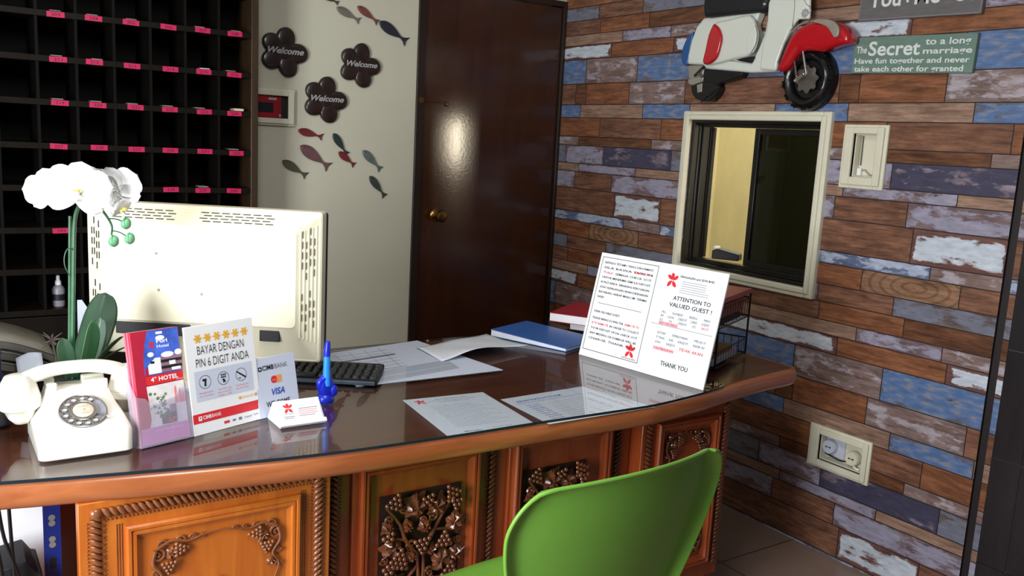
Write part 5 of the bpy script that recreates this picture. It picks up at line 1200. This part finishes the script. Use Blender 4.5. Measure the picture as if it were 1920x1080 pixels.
# ---- papers under and on the glass
def sheet(name, lab, cat, pts, z, m, group=None, th=.0004):
    p = [Vector((x, y, z)) for x, y in pts]; c = sum(p, Vector()) / len(p); t = thing(name, lab, cat, (c.x, c.y, z), group)
    mb = MB(); mb.prism([(q.x, q.y) for q in p], z, z + th); mb.build('sheet', m, t, flat=True); return t
def quad_frame(pts, z):
    """u runs from the back left corner to the back right, v from front to back"""
    bl, br, fr_, fl = [Vector((x, y, z)) for x, y in pts]; return frame(fl, (br - bl), (bl - fl), (0, 0, 1))
S1 = [(.999, 1.922), (1.225, 1.902), (1.199, 1.577 + .045), (.966, 1.581 + .047)]
t = sheet('letterhead_sheet', 'white letterhead sheet with a red flower logo under the desk glass', 'paper', S1, DT + .0001, 'paper')
q = quad_frame(S1, DT + .0006); mb = MB(); fr = q @ Matrix.Diagonal((1 / .22, 1 / .3, 1, 1))
logo(mb, .035, .268, .016, 0, fr, 0); 
for i in range(3): mb.text(('PENGALEN AND SDN BHD', 'Lot 12, Jalan Besar, Pekan', 'Tel: 04-000 0000')[i], .120, .276 - i * .013, .0058, 1, (.085, .13, .08)[i], 'c', .0001, mx=fr, res=1)
for i in range(14): mb.text(('Terms and conditions of stay for all guests', 'Check in 2.00 pm and check out 12.00 noon', 'Deposit will be returned at check out time')[i % 3], .045, .222 - i * .0125, .0042, 2, .105 + .02 * ((i * 7) % 3), 'l', .0001, mx=fr, res=1)
mb.text('Manager', .048, .022, .006, 1, .045, 'l', .0001, .02, mx=fr, res=1); mb.text('Thank you', .12, .03, .004, 2, .05, 'l', .0001, mx=fr, res=1)
mb.build('printed_text', ['redink', 'greyink', 'greyink'], t, flat=True)
S2 = [(1.232, 1.826), (1.512, 1.838), (1.566, 1.606), (1.228, 1.609)]
t = sheet('form_sheet', 'wide white printed form under the glass at the front edge of the desk', 'paper', S2, DT + .00015, 'paper')
q = quad_frame(S2, DT + .0007); mb = MB(); fr = q @ Matrix.Diagonal((1 / .31, 1 / .22, 1, 1))
mb.text('REGISTRATION FORM', .03, .176, .011, 1, .16, 'l', .0001, .01, mx=fr, res=1); mb.rect(.02, .158, .26, .170, 0, .0001, fr)
for i in range(9): mb.text(('Name / Nama', 'Passport no.', 'Nationality', 'Arrival')[i % 4], .035, .140 - i * .014, .0062, 1, .045, 'l', .0001, .008, mx=fr, res=1); mb.rect(.10, .140 - i * .014, .25, .1412 - i * .014, 2, .0001, fr)
mb.build('printed_text', ['lilacpaper', 'blueink', 'greyink'], t, flat=True)
S3 = [(.985, 2.405), (1.325, 2.462), (1.383, 2.046), (.932, 2.052)]
t = sheet('desk_pad', 'pale sheet in a clear sleeve lying between the keyboard and the blue file', 'paper', S3, GT + .0004, 'lilacpaper', None, .001)
q = quad_frame(S3, GT + .0018); mb = MB(); fr = q
mb.rect(.02, .10, .99, .125, 2, .0002, fr); mb.rect(.05, .66, .62, .70, 1, .0001, fr)
for i in range(7): mb.rect(.04, .30 + i * .09, .60, .304 + i * .09, 1, .0001, fr)
for i in range(4): mb.rect(.08 + i * .15, .28, .083 + i * .15, .95, 1, .0001, fr)
mb.build('ruled_form', ['paper', 'greyink', 'white'], t, flat=True)
mb = MB(); mb.rect(-.01, -.01, 1.01, .27, 0, .0009, fr); mb.build('clear_sleeve', 'sleeve', t, flat=True)
# curled sheet on top
c00, c10, c11, c01 = Vector((1.268, 2.362, 0)), Vector((1.583, 2.452, 0)), Vector((1.592, 2.215, 0)), Vector((1.263, 2.190, 0))
t = thing('curled_sheet', 'white sheet with a lifted curling edge on top of the pale form', 'paper', (1.42, 2.3, GT))
def cs(u, v):
    p = (c01 * (1 - u) + c11 * u) * (1 - v) + (c00 * (1 - u) + c10 * u) * v
    lift = .022 * max(0, math.sin(PI * min(1, u * 1.0 + .02))) ** 1.6 * (1 - v) ** 1.5 + .004 * math.sin(u * 5 + v * 2) ** 2 + .012 * (u ** 3) * (1 - v) ** 2
    return (p.x, p.y, GT + .0034 + lift)
o = MB().grid(cs, 18, 10).build('sheet', 'paper', t); so = o.modifiers.new('Solidify', 'SOLIDIFY'); so.thickness = .0004; so.offset = 1
# blue file and red book
a = Vector((1.588, 2.436)); b_ = Vector((1.694, 2.155)); wv = Vector((.934, .352)) * .215
def file_stack(name, lab, cat, a, b_, wv, z, h0, h1, cover, pages, group=None):
    t = thing(name, lab, cat, ((a.x + b_.x) / 2 + wv.x / 2, (a.y + b_.y) / 2 + wv.y / 2, z), group)
    def slab(i0, i1, z0, z1a, z1b, m, nm, bl=False):
        e = (b_ - a).normalized(); p = [a + e * i0 + wv.normalized() * i0, b_ - e * i0 + wv.normalized() * i0, b_ - e * i0 + wv - wv.normalized() * i0, a + e * i0 + wv - wv.normalized() * i0]
        mb = MB(); tops = [z1a, z1b, z1b, z1a]; bot = [i1[0], i1[1], i1[1], i1[0]]
        mb.add([(q.x, q.y, bz) for q, bz in zip(p, bot)] + [(q.x, q.y, tz) for q, tz in zip(p, tops)], [(3, 2, 1, 0), (4, 5, 6, 7), (0, 1, 5, 4), (1, 2, 6, 5), (2, 3, 7, 6), (3, 0, 4, 7)]); mb.build(nm, m, t, bevel=.0005)
    slab(0, (z, z), 0, z + .0015, z + .0015, cover, 'back_cover'); slab(.002, (z + .0016, z + .0016), 0, z + h0 - .0017, z + h1 - .0017, pages, 'pages'); slab(0, (z + h0 - .0016, z + h1 - .0016), 0, z + h0, z + h1, cover, 'front_cover')
    return t
file_stack('document_file', 'blue paper file with thick white pages lying on the desk', 'file', a, b_, wv, GT + .0004, .024, .011, 'blue_file', 'paper')
file_stack('record_book', 'red covered book with white page edges lying behind the blue file', 'book', Vector((1.862, 2.478)), Vector((1.962, 2.315)), Vector((.853, .523)) * .27, GT + .0250, .031, .031, 'red_file', 'white')
e0 = Vector((1.90, 2.44)); file_stack('record_book', 'black covered book hidden under the red one behind the notice board', 'book', Vector((1.915, 2.425)), Vector((1.995, 2.295)), Vector((.853, .523)) * .20, GT + .0004, .0242, .0242, 'softblack', 'paper')

# ---- two tier wire tray
TA = Vector((1.985, 1.790, 0)); TB_ = Vector((2.248, 1.908, 0)); tu = (TB_ - TA).normalized(); tv = Vector((-tu.y, tu.x, 0)); TW, TD = .300, .225
TX = frame((TB_.x - tu.x * TW, TB_.y - tu.y * TW, GT + .0004), tu, tv, (0, 0, 1))
t = thing('wire_tray', 'two tier dark wire letter tray behind the notice board', 'letter tray', TX @ Vector((TW / 2, TD / 2, 0)))
def tier(z0, z1, nm):
    mb = MB(); R_ = .0022
    for z in (z0, z1): mb.tube([(0, 0, z), (TW, 0, z), (TW, TD, z), (0, TD, z)], R_, 0, 6, True, TX)
    for i in range(1, 12): x = TW * i / 12; mb.tube([(x, 0, z1), (x, 0, z0), (x, TD, z0), (x, TD, z1)], .0012, 0, 5, False, TX)
    for i in range(1, 9): y = TD * i / 9; mb.tube([(0, y, z1), (0, y, z0), (TW, y, z0), (TW, y, z1)], .0012, 0, 5, False, TX)
    return mb.build(nm, 'wire', t)
tier(.006, .056, 'lower_basket'); tier(.128, .190, 'upper_basket')
for x in (0, TW):
    for y in (0, TD): MB().tube([(x, y, 0), (x, y, .205)], .0034, 0, 8, False, TX).build('corner_post', 'wire', t)
def tray_box(name, lab, cat, a, b_, m, group=None):
    mb = MB(); mb.box(a, b_, 0, TX); return tag(mb.build(name, m, loc=tuple(TX @ Vector(((a[0] + b_[0]) / 2, (a[1] + b_[1]) / 2, a[2]))), bevel=.0015), lab, cat, group)
tray_box('paper_stack', 'white papers in the lower basket of the wire tray', 'papers', (.012, .012, .0088), (TW - .05, TD - .012, .030), 'lilacpaper')
tray_box('kraft_envelope', 'brown kraft envelopes on the white papers in the lower wire basket', 'envelopes', (.014, .016, .0303), (TW - .09, TD - .016, .046), 'kraft')
tray_box('ledger', 'dark ledger lying in the upper basket of the wire tray', 'book', (.012, .012, .1308), (TW - .06, TD - .012, .150), 'softblack')
tray_box('box_file', 'brown card box resting on the dark ledger in the upper wire basket', 'file', (.02, .014, .1503), (TW - .02, TD - .014, .192), 'pink_file')
tray_box('document_file', 'dusty pink file on top of the wire tray under the window', 'file', (-.005, -.006, .2056), (TW - .012, TD + .004, .222), 'pink_file')

# ---- clutter at the dark left end: black printer, sagging grey catalogues, blue cap, envelopes, cables
t = thing('desk_printer', 'low black printer at the dark left end of the desk', 'printer', (.03, 2.26, GT))
MB().prism(rrect(-.10, 2.06, .150, 2.44, .02), GT + .0004, GT + .085, 0).build('printer_case', 'softblack', t, bevel=.006)
mb = MB(); mb.box((-.07, 2.0605, GT + .016), (.12, 2.066, GT + .034)); mb.box((-.06, 2.056, GT + .020), (.11, 2.061, GT + .024)); mb.build('paper_slot', 'black', t)
MB().box((.03, 2.08, GT + .085), (.13, 2.14, GT + .091)).build('button_panel', 'black', t, bevel=.002)
def catalogue(k, lab):
    z = GT + .0865 + .0262 * (2 - k); t = thing('catalogue', lab, 'catalogue', (.12, 2.28, z), 'grey catalogues stacked on the printer')
    reach = (.250, .272, .240)[k]; h = .019
    def prof(top):
        out = []
        for i in range(17):
            x = -.06 + (reach + .06) * i / 16; out.append((x, z + (h if top else .0005) - .052 * max(0, (x - .135) / .13) ** 1.4))
        return out
    P_ = prof(True) + prof(False)[::-1]; mx = frame((0, 2.20 + .004 * k, 0), (1, 0, 0), (0, 0, 1), (0, 1, 0))
    mb = MB(); n = len(P_); vs = [mx @ Vector((x, zz, 0)) for x, zz in P_] + [mx @ Vector((x, zz, .22)) for x, zz in P_]
    mb.add(vs, [tuple(range(n)), tuple(range(n, 2 * n))[::-1]] + [(i, n + i, n + (i + 1) % n, (i + 1) % n) for i in range(n)]); mb.build('pages', 'dim_grey', t, bevel=.002)
    mb = MB(); mb.add([mx @ Vector((x, zz + .0012, d_)) for d_ in (-.002, .222) for x, zz in prof(True)], [(i, i + 1, 18 + i, 17 + i) for i in range(16)]); o = mb.build('cover', 'cat_cover', t); sm = o.modifiers.new('Solidify', 'SOLIDIFY'); sm.thickness = .0012
catalogue(0, 'topmost grey catalogue of the sagging stack at the left'); catalogue(1, 'middle grey catalogue of the sagging stack at the left'); catalogue(2, 'lowest grey catalogue of the sagging stack at the left')
t = thing('stamp_box', 'navy blue box in front of the grey catalogues at the left picture edge', 'box', (.10, 2.15, GT + .0915))
MB().prism(rrect(.045, 2.082, .137, 2.138, .012), GT + .0916, GT + .150, 0).build('box_body', 'navy', t, bevel=.006)
MB().prism(rrect(.044, 2.081, .138, 2.139, .012), GT + .1502, GT + .160, 0).build('lid', 'navy', t, bevel=.004)
o = MB().prism([(.185, 2.07), (.235, 2.04), (.238, 2.20), (.20, 2.22)], 0, .001, 0, Matrix.Translation((0, 0, 0)))
t = thing('envelope', 'pale lilac envelope slanting behind the telephone handset', 'envelope', (.22, 2.15, GT))
def ev(u, v): return (.172 + .052 * u, 2.135 + .06 * v + .01 * u, GT + .060 + .055 * v + .012 * u + .004 * math.sin(PI * u))
o = MB().grid(ev, 6, 6).build('envelope_sheet', 'lilacpaper', t); sm = o.modifiers.new('Solidify', 'SOLIDIFY'); sm.thickness = .0015
mb = MB(); mb.box((.178, 2.14, GT + .0004), (.206, 2.185, GT + .050)); tag(mb.build('note_box', 'softblack', bevel=.003), 'small black note box under the lilac envelope', 'box')
t = thing('envelope', 'pale blue envelope standing upright behind the orchid stem', 'envelope', (.33, 2.30, GT))
a = onY(144, 600, 2.3); mb = MB(); mb.prism([(a.x, GT + .0005), (a.x + .030, GT + .0005), (a.x + .030, a.z + .018), (a.x + .012, a.z + .049), (a.x + .002, a.z + .049)], 0, .004, 0, frame((0, 2.3, 0), (1, 0, 0), (0, 0, 1), (0, -1, 0))); mb.build('envelope_sheet', 'lilacpaper', t)
tg = O(98, 640, .12); t = thing('dried_twig', 'bundle of dry brown twigs between the catalogues and the orchid', 'twigs', (tg.x, tg.y, tg.z - .02))
mb = MB(); q = random.Random(4)
for k in range(16): d_ = Vector((q.uniform(-1, 1), q.uniform(-.4, .4), q.uniform(-.7, .9))).normalized() * q.uniform(.012, .030); mb.tube([tg - d_ * .4, tg + d_ * .3 + Vector((0, 0, .003)), tg + d_], [.0022, .0016, .0008], 0, 5)
mb.tube([tg, Vector((tg.x + .008, tg.y, tg.z - .05)), Vector((tg.x + .012, tg.y, GT + .001))], .002, 0, 5); mb.build('twig_bundle', 'twig', t)
for k, pts in enumerate((((.345, 2.05), (.375, 2.02), (.40, 2.06), (.42, 2.12), (.40, 2.2)), ((.335, 2.02), (.36, 1.99), (.385, 2.00), (.41, 2.05), (.44, 2.14)))):
    zz = (.004, .03, .052, .03, .004); mb = MB(); mb.tube(smooth_curve([(x, y, GT + z_ + .002) for (x, y), z_ in zip(pts, zz)]), .0032, 0, 7)
    tag(mb.build('cable', 'softblack' if k == 0 else 'grey'), ('looped black cable' if k == 0 else 'looped grey cable') + ' behind the brochure holder', 'cable', 'cables behind the brochures')

# ================================================================== UNDER AND BEFORE THE DESK
t = thing('shelf_post', 'blue perforated steel angle post under the left end of the desk', 'post', (.195, 1.95, 0))
mb = MB(); y0 = 1.95; x0, x1 = .190, .2225
mb.box((x0, y0, 0), (x1, y0 + .002, .700)); mb.box((x1 - .002, y0 + .002, 0), (x1, y0 + .035, .700)); mb.build('steel_angle', 'blue_steel', t, flat=True)
mb = MB()
for k in range(12):
    zc = .597 - k * .0475
    if zc > .05:
        for dz in (0, -.0125): mb.lathe([(.0066, 0), (.0066, .0006)], 0 if k < 2 else 1, 12, frame(((x0 + x1) / 2, y0 - .0001, zc + dz), (1, 0, 0), (0, 0, 1), (0, -1, 0)))
mb.build('slot_holes', ['grey', 'softblack'], t, flat=True)
t = thing('white_carton', 'white carton standing behind the blue post under the desk', 'carton', (.12, 2.1, .2)); MB().box((.045, 2.10, .0), (.218, 2.24, .62)).build('carton_body', 'white', t, bevel=.002)
t = thing('waste_box', 'black box on the floor under the left end of the desk', 'box', (.11, 1.98, 0))
MB().prism([(.02, .0), (.182, .0), (.182, .500), (.172, .502), (.156, .528), (.143, .526), (.02, .508)], 0, .12, 0, frame((0, 2.03, 0), (1, 0, 0), (0, 0, 1), (0, -1, 0))).build('box_body', 'softblack', t, bevel=.003)
for k, pts in enumerate((((.105, 1.90, .70), (.115, 1.89, .60), (.14, 1.89, .50), (.15, 1.90, .38)), ((.125, 1.90, .70), (.128, 1.89, .58), (.132, 1.89, .48), (.13, 1.90, .34)), ((.085, 1.90, .70), (.10, 1.89, .60), (.11, 1.89, .50), (.105, 1.9, .36)))):
    mb = MB(); mb.tube(smooth_curve(pts), .0036, 0, 7); tag(mb.build('hanging_cable', 'black'), ('slanting black cable hanging under the desk edge', 'straight black cable hanging under the desk edge', 'leftmost black cable hanging under the desk edge')[k], 'cable', 'black cables under the desk')

# ---- green chair
ch = thing('green_chair', 'bright green plastic chair pulled up to the front of the desk', 'chair', (1.11, 1.42, 0))
CR = Matrix.Translation((1.125, 1.25, 0)) @ Matrix.Rotation(math.radians(4), 4, 'Z') @ Matrix.Translation((-1.125, -1.25, 0))
def back(u, v):
    s = u * 2 - 1; z = .43 + (.800 - .43) * v
    hw = .218 + .078 * math.sin(PI / 2 * min(1, v / .78)) ** 1.3
    v0 = .70
    if v > v0: q = (v - v0) / (1 - v0); hw -= .085 * (1 - math.sqrt(max(0, 1 - q * q * .985)))
    y = 1.205 + .085 * (1 - v) ** 1.3 + .066 * min(1, abs(s) * hw / .296) ** 2.0
    lip = max((.019 + .014 * (s > 0)) * max(0, (abs(s) - (.89 - .04 * (s > 0))) / (.11 + .04 * (s > 0))) ** 1.6, .019 * max(0, (v - .95) / .05) ** 2)
    return CR @ Vector((1.162 + s * hw, y - lip, z + .008 * (1 - s * s) * v))
o = MB().grid(back, 40, 36).build('backrest', 'green', ch); sm = o.modifiers.new('Solidify', 'SOLIDIFY'); sm.thickness = .008; sm.offset = 1; bv = o.modifiers.new('Bevel', 'BEVEL'); bv.width = .003; bv.segments = 2
def seat(u, v):
    s = u * 2 - 1; y = 1.285 + .362 * v; hw = .205 + .02 * math.sin(PI * v) - .055 * max(0, (v - .75) / .25) ** 2.4
    return CR @ Vector((1.108 + s * hw, y - .03 * max(0, v - .7) / .3 * s * s, .461 - .012 * (1 - s * s) - .022 * max(0, (v - .86) / .14) ** 2 + .012 * max(0, (.12 - v) / .12)))
o = MB().grid(seat, 24, 20).build('seat', 'green', ch); sm = o.modifiers.new('Solidify', 'SOLIDIFY'); sm.thickness = .007; sm.offset = -1
for sx in (-1, 1):
    for yb, yt in ((1.23, 1.32), (1.66, 1.56)):
        MB().tube(smooth_curve([(1.10 + sx * .15, yt, .446), (1.10 + sx * .185, (yt * .7 + yb * .3), .38), (1.10 + sx * .215, yb, .004)]), .011, 0, 10).build('leg', 'steel', ch)

# ---- card terminal on the window sill
tc_ = Vector((2.742, 2.470, .9895))
t = thing('card_terminal', 'grey and black card terminal lying on the window sill', 'card terminal', tc_)
TM = Matrix.Translation(tc_) @ Matrix.Rotation(math.radians(28), 4, 'Z') @ Matrix.Rotation(.0, 4, 'X')
mb = MB(); mb.prism([(-.055, .0), (.055, .0), (.055, .034), (.035, .040), (-.055, .024)], -.03, .03, 0, TM @ frame((0, 0, 0), (0, 1, 0), (0, 0, 1), (1, 0, 0))); mb.build('terminal_case', 'softblack', t, bevel=.004)
mb = MB(); mb.prism([(-.052, .0245), (.032, .0395), (.032, .0425), (-.052, .0275)], -.027, .027, 0, TM @ frame((0, 0, 0), (0, 1, 0), (0, 0, 1), (1, 0, 0))); mb.build('keypad', 'keyedge', t, bevel=.001)
mb = MB(); mb.box((-.02, .034, .0405), (.02, .053, .050), 0, TM); mb.build('paper_roll', 'white', t, bevel=.003)
